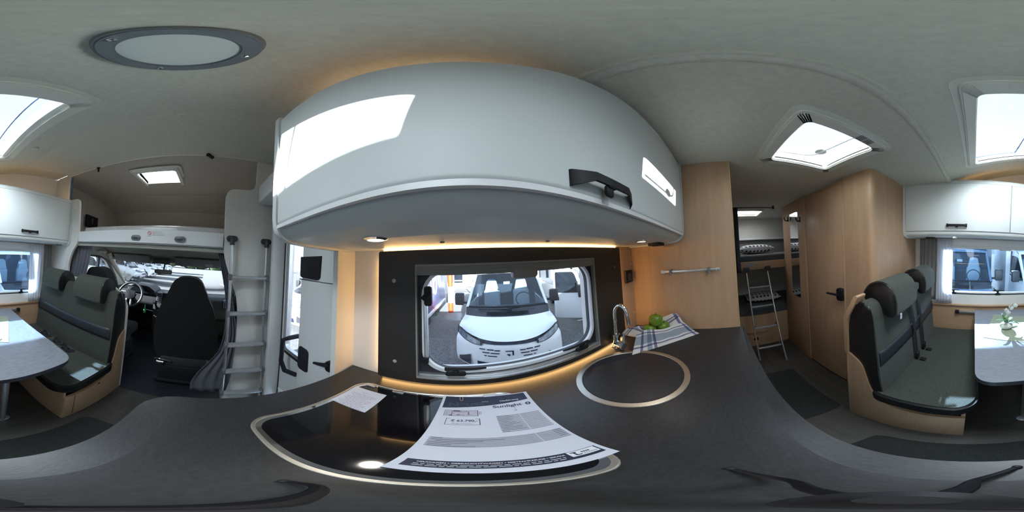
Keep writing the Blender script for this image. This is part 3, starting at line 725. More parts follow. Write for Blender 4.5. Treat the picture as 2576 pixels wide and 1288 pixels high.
bm = newbm(); add_text(bm, 'Sunlight', on(.1150, .2345, .001), .0158, bold=.0004, sx=1.30)
add_text(bm, 'A', on(.1590, .2225, .001), .0066); add_text(bm, '68', on(.1570, .2130, .001), .0066)
obj('brand_print', bm, inkd_m, ps, world=False, fix=False)
bm = newbm(); add_text(bm, '\u20ac 63.790,-', on(.0320, .1780, .001), .0118, bold=.00025)
add_text(bm, '(Sie sparen \u20ac 5.057,-)', on(.0345, .1692, .001), .0044)
obj('dark_print', bm, inkd_m, ps, world=False, fix=False)
bm = newbm()
for u0, u1, v0, v1 in ((.0230, .0855, .1645, .1655), (.0230, .0241, .1645, .1910), (.0838, .0855, .1645, .1910), (.0230, .0310, .1900, .1910), (.0770, .0855, .1900, .1910)): rect(bm, u0, u1, v0, v1, .0008)
obj('price_box', bm, inkd_m, ps, world=False, fix=False)
bm = newbm()
for v in range(12): rect(bm, .1175, .1175+(.026, .030, .022, .028, .02, .03, .036, .022, .038, .034, .04, .012)[v], .1952-v*.0057, .1964-v*.0057, .0009)
obj('table_print', bm, inkd_m, ps, world=False, fix=False)
bm = newbm()
for v, (a, b) in enumerate(((.014, .03), (.015, .115), (.022, .085), (.014, .065), (.014, .045), (.014, .075))): rect(bm, a, b, .1118-v*.0056, .1131-v*.0056, .0009)
for v in range(5): rect(bm, .190, .2025, .1115-v*.0056, .1127-v*.0056, .0009)
obj('dark_print', bm, inkd_m, ps, world=False, fix=False)
bm = newbm()
for v in range(12):
    rect(bm, .1165, .1614, .1938-v*.0057, .1980-v*.0057); rect(bm, .1628, .2030, .1938-v*.0057, .1980-v*.0057)
for v in range(6):
    rect(bm, .0110, .1614, .1100-v*.0056, .1148-v*.0056); rect(bm, .1628, .2050, .1100-v*.0056, .1148-v*.0056)
obj('grey_print', bm, inkg_m, ps, world=False)
bm = newbm()      # floor plan drawing
for a in ((.015, .083, .2020, .2028), (.015, .083, .2268, .2275), (.015, .0158, .2020, .2275), (.0815, .083, .2020, .2275), (.030, .064, .2215, .2226), (.030, .0312, .206, .2226), (.0630, .0645, .207, .2226), (.032, .046, .2215, .2262), (.026, .032, .202, .2065), (.040, .046, .2058, .2090), (.0855, .0863, .2085, .2210), (.0863, .0888, .2080, .2087), (.0863, .0888, .2204, .2210), (.0888, .0894, .2087, .2204)): rect(bm, *a, .0008)
obj('floor_plan', bm, inkd_m, ps, world=False)
bm = newbm(); rect(bm, .0158, .0815, .2028, .2268, .0005)
obj('floor_plan_tint', bm, mat('plan_tint', (.45, .43, .50), .6, nscale=160, namt=.25), ps, world=False)
bm = newbm(); tube(bm, [tuple(PB @ Vector(q)) for q in ((.0405, PH+.001, .0012), (.0425, PH-.020, .0014), (.0455, PH-.024, .0014), (.0490, PH-.021, .0014), (.0480, PH+.0005, .0012))], .0006, 6); c = obj('paper_clip', bm, alu_m, None); c.location = PO; tag(c, 'bent wire paper clip on the top edge of the price sheet', 'paper clip')
# small notice
ns = thing('notice_sheet', 'small white notice with lines of fine print on the hob lid', 'paper', (-.249, .355, .9505))
bm = newbm(); bx(bm, -.049, .049, -.050, .051, -.0005, .0005); obj('sheet', bm, paper_m, ns, world=False)
bm = newbm(); random.seed(3)
for k in range(13):
    v = .030-k*.0062 - (.004 if k > 0 else 0); L = (.012, .036, .036, .030, .022, .034, .036, .034, .026, .036, .038, .030, .038)[k]; x = -L
    while x < L:
        q = min(L, x+random.uniform(.004, .010)); bmv = [bm.verts.new((a, b, .0009)) for a, b in ((x, v), (q, v), (q, v+.0016), (x, v+.0016))]; bm.faces.new(bmv); x = q+.0018
obj('fine_print', bm, mat('fine_ink', (.30, .27, .36), .6, nscale=60, namt=.1), ns, world=False)

# ------------------------------------------------------------------ small tripod of the panorama camera
tr = thing('camera_tripod', 'thin black mini tripod standing at the front of the worktop', 'tripod', (0, .01, .948))
bm = newbm(); lathe(bm, [(.011, 1.005), (.012, 1.03), (.019, 1.035), (.019, 1.06), (.008, 1.064), (.008, 1.075), (0, 1.075)], 20, (0, 0, 0)); obj('column', bm, black_m, tr)
for fx, fy, bxx, byy in ((.108, .020, .05, -.005), (-.046, -.092, -.012, -.045), (-.090, .070, -.05, .055)):
    bm = newbm(); tube(bm, [(bxx*.12, byy*.12, 1.04), (bxx*.7, byy*.7, 1.012), (bxx*1.3, byy*1.3, .972), (fx, fy, .9505)], [.0058, .0032], 8, 5); lg = obj('leg', bm, black_m, tr)
    bm = newbm(); ball(bm, (fx, fy, .9525), .0046, n=10); ft = obj('rubber_foot', bm, blackr_m, lg); ft.location = (0, 0, 0)

# ================================================================== DINETTE
def cushion(bm, x0, x1, y0, y1, z0, z1, r=.03): return bx(bm, x0, x1, y0, y1, z0, z1, r, 4)

def bench(sgn, xo, name, label, seatlabel=None):
    """sgn +1: backrest towards +x (rear bench), -1: mirrored (front bench).  Built with X = sgn*(x-xo), X = 0 at the seat front."""
    t = thing(name, label, 'bench', (xo+sgn*.3, -1.1, 0), 0, 'dinette benches')
    f = lambda bm: (bmesh.ops.transform(bm, matrix=Matrix.Translation((xo, 0, 0)) @ Matrix.Diagonal((sgn, 1, 1, 1)), verts=bm.verts), bm)[1]
    # wooden box with a curved end panel
    bm = newbm()
    pts = rpoly([(0, 0), (.612, 0), (.612, .745), (.585, .742), (.505, .695), (.447, .45), (.36, .335), (.2, .315), (0, .32)], [0, 0, .01, .02, .05, .06, .07, .05, .01], 6) if sgn > 0 else rpoly([(0, 0), (.598, 0), (.598, .745), (.58, .742), (.505, .695), (.447, .45), (.36, .335), (.2, .315), (0, .32)], [0, 0, .01, .02, .05, .06, .07, .05, .01], 6)
    prism(bm, pts, 'y', -.618, -.598, .002); bx(bm, 0, .018, -1.645, -.618, 0, .40); bx(bm, .018, .60, -1.645, -.63, .385, .40); obj('wood_base', f(bm), wood_m, t)
    if sgn < 0:
        bm = newbm(); tube(bm, [(.30, -.5985, .295), (.30, -.5972, .295)], .011, 14, flat=1.0); obj('lock_hole', f(bm), black_m, t)
        bm = newbm(); bx(bm, .072, .076, -.5985, -.597, .01, .31); obj('panel_seam', f(bm), black_m, t)
    if sgn > 0:
        bm = newbm(); prism(bm, rpoly([(.596, .74), (.622, .74), (.622, 1.0), (.540, 1.14), (.512, 1.14), (.596, .985)], [0, 0, .03, .02, .02, .03]), 'y', -.66, -.592, .002)
        obj('back_panel', f(bm), wood_m, t)
    # seat cushion, fabric top with leather edge
    bm = newbm(); prism(bm, rpoly([(-.055, -1.64), (-.055, -.655), (.02, -.575), (.40, -.578), (.45, -.60), (.45, -1.64)], [0, .05, .05, .02, .02, 0], 6), 'z', .395, .462, .018, 4); sc = obj('seat_cushion', f(bm), leather_m, t, label='black leather edge')
    bm = newbm(); prism(bm, rpoly([(-.040, -1.635), (-.040, -.665), (.025, -.592), (.39, -.594), (.43, -.61), (.43, -1.635)], [0, .05, .05, .02, .02, 0], 6), 'z', .452, .471, .008, 3); obj('seat_fabric', f(bm), green_m, sc, label='green fabric top')
    # backrest: fabric front, leather end bolster, dark band
    front = [(.385, .46), (.40, .60), (.415, .80), (.425, .95), (.44, 1.06), (.465, 1.10)]
    back = [(.52, 1.11), (.575, 1.03), (.594, .90), (.594, .46)]
    bm = newbm(); prism(bm, rpoly(front+back, [.01, 0, 0, 0, .03, .03, .03, .03, .03, .01], 4), 'y', -1.598, -.612, .012, 3); bk = obj('backrest', f(bm), green_m, t)
    bm = newbm(); prism(bm, rpoly([(x+.010 if i < 4 else x, z-.004) for i, (x, z) in enumerate(front)]+[(x+.004, z) for x, z in back], [.01, 0, 0, 0, .03, .03, .03, .03, .03, .01], 4), 'y', -.65, -.607, .014, 4); obj('side_bolster', f(bm), leather_m, bk, label='black leather end bolster')
    bm = newbm(); grid(bm, lambda u, v: Vector((.4045+.0115*v-.004*math.sin(PI*v)-.0015, -1.597+u*.973, .712+v*.098+.012*u*(1-u)*0)), 24, 4, False); obj('band', f(bm), strip_m, bk, solid=.006, label='dark leather band')
    # head restraints
    for y0, y1 in ((-.985, -.70), (-1.475, -1.19)):
        hp = rpoly([(.355, 1.015), (.405, .998), (.45, 1.06), (.56, 1.08), (.57, 1.12), (.53, 1.185), (.45, 1.215), (.375, 1.185), (.348, 1.10)], [.02, .02, .02, .02, .03, .04, .04, .05, .04], 5)
        bm = newbm(); prism(bm, hp, 'y', y0, y1, .016, 4); h = obj('headrest', f(bm), green_m, t)
        bm = newbm(); hc = Vector((.455, 1.11)); prism(bm, [tuple(hc+(Vector(p)-hc)*.93) for p in hp], 'y', y0-.003, y0+.012, .004); obj('headrest_side', f(bm), leather_m, h, label='black leather side')
        bm = newbm(); prism(bm, [tuple(hc+(Vector(p)-hc)*.93) for p in hp], 'y', y1-.012, y1+.003, .004); obj('headrest_side', f(bm), leather_m, h, label='black leather side')
    # seat belts
    if sgn > 0:
        for y in (-1.02, -1.17):
            bm = newbm(); tube(bm, [(.46, y+.03, 1.112), (.415, y+.02, 1.04), (.402, y+.0, .92), (.392, y-.02, .80), (.378, y-.03, .62), (.368, y-.02, .54)], .0235, 6, 4, flat=.1, upv=(1, 0, .1)); bl = obj('seat_belt', f(bm), belt_m, t)
            bm = newbm(); bx(bm, .355, .372, y-.045, y+.0, .475, .545, .005); bx(bm, .30, .345, y-.03, y-.0, .472, .487, .004); obj('belt_buckle', f(bm), black_m, bl)
        bm = newbm(); bx(bm, .39, .43, -1.14, -.985, 1.06, 1.115, .012); obj('belt_guide', f(bm), green_m, t)
        bm = newbm(); bx(bm, .336, .341, -.722, -.71, 1.01, 1.04); obj('care_label', f(bm), paper_m, t)
    else:
        random.seed(5)
        for k, (y, x) in enumerate(((-.98, .33), (-1.12, .345), (-1.32, .34))):
            bm = newbm(); bx(bm, x-.03, x+.015, y-.05, y+.02, .47, .495, .008); tube(bm, [(x+.03, y+.06, .476), (x-.02, y+.03, .482), (x+.0, y-.03, .500), (x+.04, y-.08, .480)], .020, 6, 4, flat=.14, upv=(0, .2, 1)); obj('belt_buckle', f(bm), belt_m, t)
    return t
bench(1, .006, 'dinette_bench', 'green and black dinette bench backing on the bathroom wall, with two hanging seat belts')
bench(-1, -.604, 'dinette_bench', 'green and black dinette bench with its back to the driver cab, buckles on its seat')

# table
tb = thing('dinette_table', 'grey laminate dinette table with rounded aisle corners, on a single post', 'table', (-.31, -1.0, 0))
bm = newbm(); top = rpoly([(-.025, -1.60), (-.022, -.60), (-.30, -.583), (-.63, -.60), (-.655, -.85), (-.645, -1.60)], [0, .085, .3, .085, .05, 0], 8); prism(bm, top, 'z', .728, .731); o = obj('tabletop', bm, table_m, tb)
bm = newbm(); prism(bm, top, 'z', .700, .728, .002); obj('tabletop_edge', bm, tableedge_m, tb)
bm = newbm(); prism(bm, circ(-.31, -.745, .05, 24, .03), 'z', .0, .02, .004); tube(bm, [(-.31, -.745, .02), (-.31, -.76, .35), (-.31, -.77, .70)], [.032, .045], 20, flat=.7, upv=(1, 0, 0)); obj('leg', bm, alu_m, tb)
bm = newbm(); bx(bm, -.75, .15, YD+.012, YD+.035, .672, .700, .004); rl = obj('wall_rail', bm, alu_m, None); tag(rl, 'aluminium rail on the wall carrying the dinette table', 'rail')
bm = newbm(); bx(bm, .135, .178, YD+.011, YD+.04, .668, .704, .004); e = obj('end_cap', bm, black_m, rl)
bm = newbm(); bx(bm, -.785, -.745, YD+.011, YD+.04, .668, .704, .004); e = obj('end_cap', bm, black_m, rl)
for x in (-.10, -.42):
    bm = newbm(); bx(bm, x-.03, x+.03, YD+.02, YD+.065, .698, .708, .002); obj('table_hook', bm, black_m, rl)
pm = mat('green_placemat', (.24, .27, .19), .8, nscale=220, namt=.15, stretch=(1, .2, 1), bump=.3, bscale=300)
bm = newbm(); P = [(-.079, -1.056), (-.204, -1.484), (-.553, -1.376), (-.389, -.939)]
prism(bm, P, 'z', .7312, .7332); tag(obj('placemat', bm, pm), 'olive green placemat lying slantwise on the dinette table', 'placemat')

# potted orchid
of = thing('potted_orchid', 'small white orchid in a white pot on the green placemat', 'plant', (-.262, -1.185, .733))
bm = newbm(); ps_ = smooth_path([(0, 0, 0), (.022, 0, 0), (.038, 0, .014), (.043, 0, .03), (.036, 0, .048), (.024, 0, .056), (.018, 0, .056), (.016, 0, .048), (0, 0, .046)], 3)
lathe(bm, [(max(0, p.x), p.z) for p in ps_], 24, sx=1.2, sy=.9); bmesh.ops.remove_doubles(bm, verts=bm.verts, dist=1e-5); obj('pot', bm, mat('white_ceramic', (.74, .72, .64), .5, nscale=20, namt=.06), of, world=False, angle=80)
leaf_m = mat('orchid_leaf', (.035, .10, .022), .4, nscale=30, namt=.3); stem_m = mat('orchid_stem', (.13, .26, .03), .5, nscale=30, namt=.2); petal_m = mat('orchid_petal', (.85, .85, .82), .55, nscale=30, namt=.03); heart_m = mat('orchid_heart', (.6, .42, .10), .5, nscale=30, namt=.2)
def leaf(bm, base, dirv, L, wd, lift, curl):
    d = Vector(dirv).normalized(); s = d.cross(Vector((0, 0, 1))).normalized()
    grid(bm, lambda u, v: Vector(base)+d*L*u+s*wd*(v-.5)*math.sin(PI*min(1, .12+u*.88))*1.0+Vector((0, 0, lift*u-curl*u*u+.25*wd*abs(v-.5))), 10, 4, False)
random.seed(11)
for k, (a, L, wd, li, cu) in enumerate(((.3, .09, .03, .09, .05), (1.3, .08, .028, .10, .03), (2.6, .10, .03, .07, .06), (3.6, .08, .026, .09, .06), (5.0, .085, .03, .10, .05), (0.9, .06, .024, .10, .01), (4.3, .07, .02, .12, .03))):
    bm = newbm(); leaf(bm, (0, 0, .05), (math.cos(a), math.sin(a), 0), L, wd, li, cu); obj('leaf', bm, leaf_m if k < 5 else stem_m, of, world=False, solid=.0015)
bm = newbm(); tube(bm, [(0, 0, .05), (.01, .005, .11), (-.005, .01, .16), (-.03, .012, .20), (-.06, .015, .215)], [.0022, .0012], 6, 5); tube(bm, [(0, 0, .05), (.02, -.01, .10), (.018, -.012, .14)], .0018, 6, 4); obj('stem', bm, stem_m, of, world=False)
for k, (c, a) in enumerate((((.004, .014, .115), .5), ((-.008, .022, .150), .1), ((.008, .02, .172), -.4), ((-.034, .022, .190), .3), ((-.058, .026, .212), -.2), ((-.022, .018, .205), .6))):
    bm = newbm(); R = Matrix.Translation(c) @ Matrix.Rotation(a, 4, 'Z') @ Matrix.Rotation(PI*.42, 4, 'X')
    for q in range(5):
        ang = q*2*PI/5+.3; Rq = R @ Matrix.Rotation(ang, 4, 'Z'); w2 = .011 if q % 2 else .008
        grid(bm, lambda u, v: Rq @ Vector((.002+.019*u, (v-.5)*2*w2*math.sin(PI*min(1, .1+.85*u)), .004*u*u)), 5, 4, False)
    fl = obj('flower', bm, petal_m, of, world=False)
    bm = newbm(); ball(bm, R @ Vector((0, 0, .003)), .0035, n=8); obj('flower_heart', bm, heart_m, fl, world=False)

# overhead cabinet of the dinette
oc = thing('overhead_cabinet', 'long white dinette wall cabinet with two doors above the window', 'cabinet', (-.3, -1.5, 1.46))
prof = rpoly([(YD, 1.470), (YD, 1.985), (-1.375, 1.985), (-1.345, 1.965), (-1.345, 1.51), (-1.352, 1.480), (-1.385, 1.465)], [0, 0, .02, .02, .02, .03, .03], 5)
bm = newbm(); prism(bm, prof, 'x', -1.185, .602, .002); obj('body', bm, white_m, oc)
o2 = rpoly([(YD, 1.460), (YD, 1.995), (-1.37, 1.995), (-1.333, 1.975), (-1.333, 1.505), (-1.343, 1.47), (-1.385, 1.455)], [0, 0, .03, .03, .02, .03, .03], 5)
for x0, x1 in ((-1.203, -1.185), (.602, .62)):
    bm = newbm(); prism(bm, o2, 'x', x0, x1, .005); obj('end_panel', bm, white_m, oc)
for x0, x1, hx in ((-.289, .597, .147), (-1.18, -.297, -.70)):
    bm = newbm(); bx(bm, x0-.003, x1+.003, -1.346, -1.3435, 1.512, 1.936); obj('door_gap', bm, grey_m, oc)
    bm = newbm(); bx(bm, x0, x1, -1.346, -1.338, 1.515, 1.933, .003); dd = obj('door', bm, white_m, oc)
    bm = newbm(); prism(bm, [(hx-.085, -1.338), (hx-.085, -1.322), (hx-.065, -1.315), (hx+.065, -1.315), (hx+.085, -1.322), (hx+.085, -1.338), (hx+.072, -1.338), (hx+.062, -1.324), (hx-.062, -1.324), (hx-.072, -1.338)], 'z', 1.551, 1.571, .002); bx(bm, hx-.010, hx+.010, -1.337, -1.316, 1.543, 1.556, .002); bx(bm, hx-.085, hx-.07, -1.338, -1.322, 1.547, 1.575, .002); bx(bm, hx+.07, hx+.085, -1.338, -1.322, 1.547, 1.575, .002)
    obj('door_handle', bm, black_m, dd)
spot(oc, .17, -1.40, 1.4655, .024)
bm = newbm(); bx(bm, .35, .43, -1.44, -1.40, 1.452, 1.4645, .003); tag(obj('switch_box', bm, black_m), 'black switch box under the dinette cabinet near the beech wall', 'switch')
bm = newbm(); bx(bm, -1.13, -1.07, -1.42, -1.39, 1.455, 1.4655, .003); tag(obj('switch_box', bm, grey_m), 'small grey push switch under the forward end of the dinette cabinet', 'switch')
bm = newbm(); bx(bm, -1.17, .59, -1.44, -1.428, 1.987, 1.992, .001); tag(obj('light_strip', bm, led_m), 'warm light strip on top of the dinette cabinet under the sloping ceiling', 'light strip')
lamp('top_glow', 'AREA', (-.3, -1.434, 1.998), .22, (1, .55, .22), (0, .2, 1), shape='RECTANGLE', size=1.7, size_y=.01)
lamp('cabinet_spot', 'SPOT', (.17, -1.40, 1.45), .4, (1, .93, .82), (0, 0, -1), spot_size=2.0, spot_blend=.8, shadow_soft_size=.02)

# dinette window
wd = thing('window_2', 'wide dinette window behind the table, looking out at parked vans', 'window', (-.33, -1.67, .9)); wd['kind'] = 'structure'
bm = newbm(); ring(bm, rrect(-1.02, .36, .872, 1.44, .004, 6), rrect(-.985, .325, .905, 1.41, .06, 6), 'y', -1.705, -1.675); obj('rubber_seal', bm, blackr_m, wd)
bm = newbm(); ring(bm, rrect(-.99, .33, .89, 1.42, .05, 6), rrect(-.975, .315, .905, 1.41, .06, 6), 'y', -1.69, -1.668); obj('sash_rim', bm, bpy.data.materials['sash_white'], wd)
bm = newbm(); prism(bm, rrect(-.98, .32, .90, 1.415, .06, 6), 'y', -1.712, -1.708); obj('pane', bm, paneh_m, wd)
bm = newbm(); bx(bm, -1.03, .37, -1.672, -1.640, 1.385, 1.46, .004); bx(bm, -1.03, .37, -1.665, -1.636, 1.362, 1.388, .005); prism(bm, rrect(-.38, -.26, 1.352, 1.366, .004), 'y', -1.655, -1.632, .003); obj('blind_cassette', bm, whitep_m, wd)
bm = newbm(); bx(bm, .335, .365, -1.672, -1.645, .87, 1.40, .003); bx(bm, -1.025, -.995, -1.672, -1.645, .87, 1.40, .003); obj('blind_guide', bm, alu_m, wd)
for hx in (.20, -.26, -.80):
    bm = newbm(); bx(bm, hx-.025, hx+.025, -1.672, -1.65, .885, .905, .004); tube(bm, [(hx, -1.662, .90), (hx, -1.65, .925)], .012, 10); tube(bm, [(hx+.02, -1.647, .928), (hx-.01, -1.645, .932), (hx-.06, -1.652, .928)], [.011, .005], 8, 3); obj('window_latch', bm, black_m, wd)
# unseen board added outside to limit the sun on the dinette table
bm = newbm(); prism(bm, [(-1.745, 1.565), (-1.745, 1.53), (-2.50, 1.425), (-2.50, 1.46)], 'x', -.88, .24, .004); tag(obj('added_sun_blocker', bm, whitep_m), 'unseen white board added outside to block sun above the dinette window', 'sun blocker')

# curtains: gathered cloth hanging from the cabinet underside
def curtain(name, label, x0, x1, y, z0, z1, m, folds, amp, gather=0.0, axis='x', grp=None, skew=None):
    bm = newbm()
    def f(u, v):
        zz = z1+(z0-z1)*v; k = 1-gather*math.sin(PI*v)
        c = (x0+x1)/2; s = c+(x0+(x1-x0)*u-c)*k + (skew(v) if skew else 0)
        d = amp*math.sin(2*PI*folds*u+1.3*math.sin(3*v+u*5))*(.6+.4*v)
        return Vector((s, y+d, zz)) if axis == 'x' else Vector((y+d, s, zz))
    grid(bm, f, max(24, int(folds*14)), 14, False)
    return tag(obj(name, bm, m, solid=.0025, angle=85), label, 'curtain', grp)
curtain('grey_curtain', 'dark grey drawn-back curtain at the rear side of the dinette window', .375, .56, -1.625, .815, 1.46, curt_m, 5, .010)
curtain('grey_curtain', 'dark grey drawn-back curtain at the forward side of the dinette window', -1.17, -1.03, -1.625, .80, 1.46, curt_m, 5, .010)
curtain('sheer_curtain', 'white sheer curtain glowing in the sun at the rear side of the dinette window', .212, .375, -1.622, .79, 1.46, sheer_m, 5, .010)
curtain('sheer_curtain', 'white sheer curtain glowing in the sun at the forward side of the dinette window', -1.05, -.87, -1.622, .79, 1.46, sheer_m, 5, .010)
# carpet mats
bm = newbm(); prism(bm, rpoly([(.40, -.16), (.355, -.478), (.30, -.495), (-.69, -.535), (-.735, -.50), (-.735, -.16)], [.03, .03, .05, .05, .03, .03]), 'z', 0, .008, .002); tag(obj('carpet_mat', bm, mat_m), 'dark carpet mat in the aisle beside the dinette', 'mat')
bm = newbm(); prism(bm, rpoly([(1.40, -.30), (1.39, -.615), (.70, -.615), (.705, -.30)], .03), 'z', 0, .008, .002); tag(obj('carpet_mat', bm, mat_m), 'dark carpet mat in the corridor before the bathroom door', 'mat')

# ================================================================== ALCOVE BED AND LADDER
ab = thing('alcove_bed', 'alcove bed over the driver cab with white front board and two grey ladder sockets', 'bed', (-1.9, -.55, 1.50))
def bedfront(u): return -1.205+.018*math.sin(PI*u)
bm = newbm(); ys = [-1.215+1.335*i/20 for i in range(21)]
poly = [(bedfront(i/20), ys[i]) for i in range(21)]+[(-1.235, ys[20]), (-1.235, ys[0])]
prism(bm, poly, 'z', 1.508, 1.612, .003); obj('front_board', bm, whitep_m, ab)
bm = newbm(); bx(bm, -2.70, -1.232, -1.60, .53, 1.50, 1.53); obj('bed_base', bm, whitep_m, ab)
plast_m = mat('wrapped_mattress', (.52, .51, .50), .22, nscale=7, namt=.06, bump=.6, bscale=35, coat=.5)
bm = newbm(); bx(bm, -2.62, -1.25, -1.18, .50, 1.532, 1.662, .02, 3); obj('mattress', bm, plast_m, ab)
for y in (-.555, -.20):
    bm = newbm(); zc_ = 1.545; prism(bm, rrect(y-.042, y+.042, zc_-.022, zc_+.022, .0215, 8), 'x', -1.190, -1.180, .003); s = obj('ladder_socket', bm, grey_m, ab)
    bm = newbm(); prism(bm, rrect(y-.020, y+.020, zc_-.010, zc_+.006, .004), 'x', -1.181, -1.1785, .001); prism(bm, circ(y-.031, zc_, .005, 10), 'x', -1.181, -1.1785); prism(bm, circ(y+.031, zc_, .005, 10), 'x', -1.181, -1.1785); obj('socket_slot', bm, dgrey_m, s)
bm = newbm(); ring(bm, circ(-.442, 1.585, .016, 24), circ(-.442, 1.585, .0125, 24), 'x', -1.1875, -1.1862)
prism(bm, [(-.453, 1.593), (-.450, 1.596), (-.431, 1.577), (-.434, 1.574)], 'x', -1.1875, -1.1862)
for k, L in enumerate((.07, .09, .095)): bx(bm, -1.1870, -1.1862, -.418, -.418+.02, 1.592-k*.012, 1.5945-k*.012)
obj('warning_print', bm, inkr_m, ab)
bm = newbm()
for k, L in enumerate((.07, .09, .095)): bx(bm, -1.1870, -1.1862, -.396, -.418+L, 1.592-k*.012, 1.5938-k*.012)
bx(bm, -1.187, -1.1862, -.458, -.428, 1.562, 1.564); obj('warning_text', bm, grey_m, ab)
# tablet like screen on the alcove side wall
tv = thing('alcove_screen', 'small black screen leaning on the alcove side wall', 'screen', (-1.80, -1.565, 1.85)); tv.rotation_euler = (0, 0, .10)
bm = newbm(); prism(bm, rrect(-.15, .14, -.09, .09, .006), 'y', -.012, .012, .003); obj('case', bm, black_m, tv, world=False)
bm = newbm(); bx(bm, -.02, .03, .012, .02, -.03, .05, .003); obj('bracket', bm, dgrey_m, tv, world=False)
# curtain rail and gliders across the alcove opening
bm = newbm(); n = 24
tube(bm, [(-1.195+.0*i, -1.41+1.76*i/n, 2.302) for i in range(n+1)], .006, 8); tag(obj('curtain_rail', bm, frame_m), 'thin curtain rail under the ceiling across the alcove opening', 'rail')
for k, (y, l) in enumerate(((-1.0, 'small black glider hanging from the alcove rail on the dinette side'), (-.03, 'black swivel reading light under the alcove rail on the ladder side'))):
    bm = newbm()
    if k == 0: bx(bm, -1.20, -1.18, y-.022, y+.012, 2.288, 2.298, .002); tube(bm, [(-1.19, y, 2.29), (-1.19, y, 2.245)], .008, 8)
    else: tube(bm, [(-1.17, y-.02, 2.293), (-1.17, y+.0, 2.283)], .016, 10); tube(bm, [(-1.17, y, 2.278), (-1.165, y+.025, 2.255)], .015, 10)
    tag(obj('rail_glider' if k == 0 else 'reading_light', bm, black_m), l, 'fitting')
curtain('alcove_curtain', 'narrow gathered end of the blue grey alcove curtain', -1.40, -1.375, -1.215, 2.0, 2.29, mat('blue_curtain', (.10, .14, .24), .9, nscale=90, namt=.1), 2, .006, axis='y')

def ladder(name, label, cat, foot0, foot1, top0, top1, nr, rr, treadw, tread_t, z_first=None, cap=True, grp=None, fr=None, legs=True):
    """rails from foot to top (world points), treads in between"""
    t = thing(name, label, cat, tuple((Vector(foot0)+Vector(foot1))/2), 0, grp)
    F0, F1, T0, T1 = map(Vector, (foot0, foot1, top0, top1))
    for a, b in ((F0, T0), (F1, T1)):
        bm = newbm(); tube(bm, [a, b], rr, 14); rl = obj('rail', bm, alu_m, t)
        bm = newbm(); tube(bm, [a, a+(b-a).normalized()*.03], rr*1.25, 12); obj('foot_cap', bm, grey_m, rl)
        if cap:
            n = Vector((1, 0, 0)); bm = newbm(); prism(bm, rrect(b.y-.042, b.y+.042, b.z-.022, b.z+.022, .021, 8), 'x', b.x-.030, b.x-.010, .004); tube(bm, [b-(b-a).normalized()*.05, b+Vector((0, 0, .005))], rr*1.5, 12); obj('hook_socket', bm, dgrey_m, rl)
    d = (T0-F0).normalized(); s = (F1-F0).normalized()
    for fz in fr:
        p = F0+(T0-F0)*fz; q = F1+(T1-F1)*fz
        bm = newbm() ; L = (q-p).length
        bx(bm, -treadw/2, treadw/2, -L/2+rr*.5, L/2-rr*.5, -tread_t/2, tread_t/2, .004, 2); bm.transform(Matrix.Translation((p+q)/2+Vector((treadw*.25, 0, 0)))); tr_ = obj('tread', bm, mat_tread, t)
        bm = newbm(); bx(bm, -treadw/2, treadw/2+.002, -.014, .010, -.022, .022, .006); bm.transform(Matrix.Translation(p+Vector((treadw*.2, -.002, 0)))); obj('tread_clamp', bm, grey_m, tr_); bm = newbm(); bx(bm, p.x-treadw*.3, p.x+treadw*.72, q.y-.010, q.y+.014, q.z-.022, q.z+.022, .006); obj('tread_clamp', bm, grey_m, tr_)
    return t
mat_tread = mat('tread_grey', (.42, .43, .44), .5, .3, nscale=30, namt=.06)
ladder('alcove_ladder', 'aluminium ladder with five flat treads leading up to the alcove bed', 'ladder', (-1.13, .185, .0), (-1.13, .452, .0), (-1.165, .183, 1.575), (-1.165, .449, 1.575), 5, .0115, .055, .020, fr=[.143, .315, .483, .650, .822])

# ================================================================== DRIVER CAB
beige_m = mat('cab_trim_beige', (.40, .40, .34), .7, nscale=50, namt=.05, bump=.2, bscale=300)
head_m = mat('cab_headliner', (.21, .22, .19), .9, nscale=80, namt=.06, bump=.2, bscale=300)
cabdk_m = mat('cab_dark_plastic', (.009, .0095, .011), .55, nscale=40, namt=.2, bump=.2, bscale=300)
cloth_m = fabric('cab_seat_cloth', (.0022, .0022, .0022), (.005, .005, .005), 300)
# headliner and windscreen header
bm = newbm()
prism(bm, [(-1.235, 1.495), (-2.05, 1.485), (-2.22, 1.42), (-2.30, 1.335), (-2.30, 1.36), (-2.10, 1.50), (-1.235, 1.505)], 'y', -1.50, .44); struct('ceiling', bm, head_m)
bm = newbm(); bx(bm, -1.262, -1.235, -1.30, .22, 1.465, 1.505, .006); struct('trim_5', bm, beige_m)
# windscreen
def wsx(z): return -2.27-(1.325-z)*1.32
ws = thing('window_3', 'raked windscreen of the driver cab', 'window', (-2.5, -.53, 1.0)); ws['kind'] = 'structure'
bm = newbm(); q = [(-1.46, 1.345), (-.53, 1.36), (.40, 1.345), (.52, .78), (-.53, .75), (-1.58, .78)]
vs = [bm.verts.new((wsx(z)-(0.04 if abs(y+.53) < .1 else 0), y, z)) for y, z in q]; bm.faces.new((vs[0], vs[1], vs[4], vs[5])); bm.faces.new((vs[1], vs[2], vs[3], vs[4])); obj('pane', bm, pane_m, ws, solid=.006)
bm = newbm()
tube(bm, [(-2.16, -1.475, 1.43), (-2.28, -1.50, 1.32), (-2.62, -1.53, 1.05), (-2.95, -1.56, .76)], [.05, .06], 10, 3, flat=.8); struct('trim_6', bm, beige_m)
bm = newbm(); tube(bm, [(-2.16, .42, 1.43), (-2.28, .44, 1.32), (-2.62, .47, 1.05), (-2.95, .50, .76)], [.05, .06], 10, 3, flat=.8); struct('trim_7', bm, beige_m)
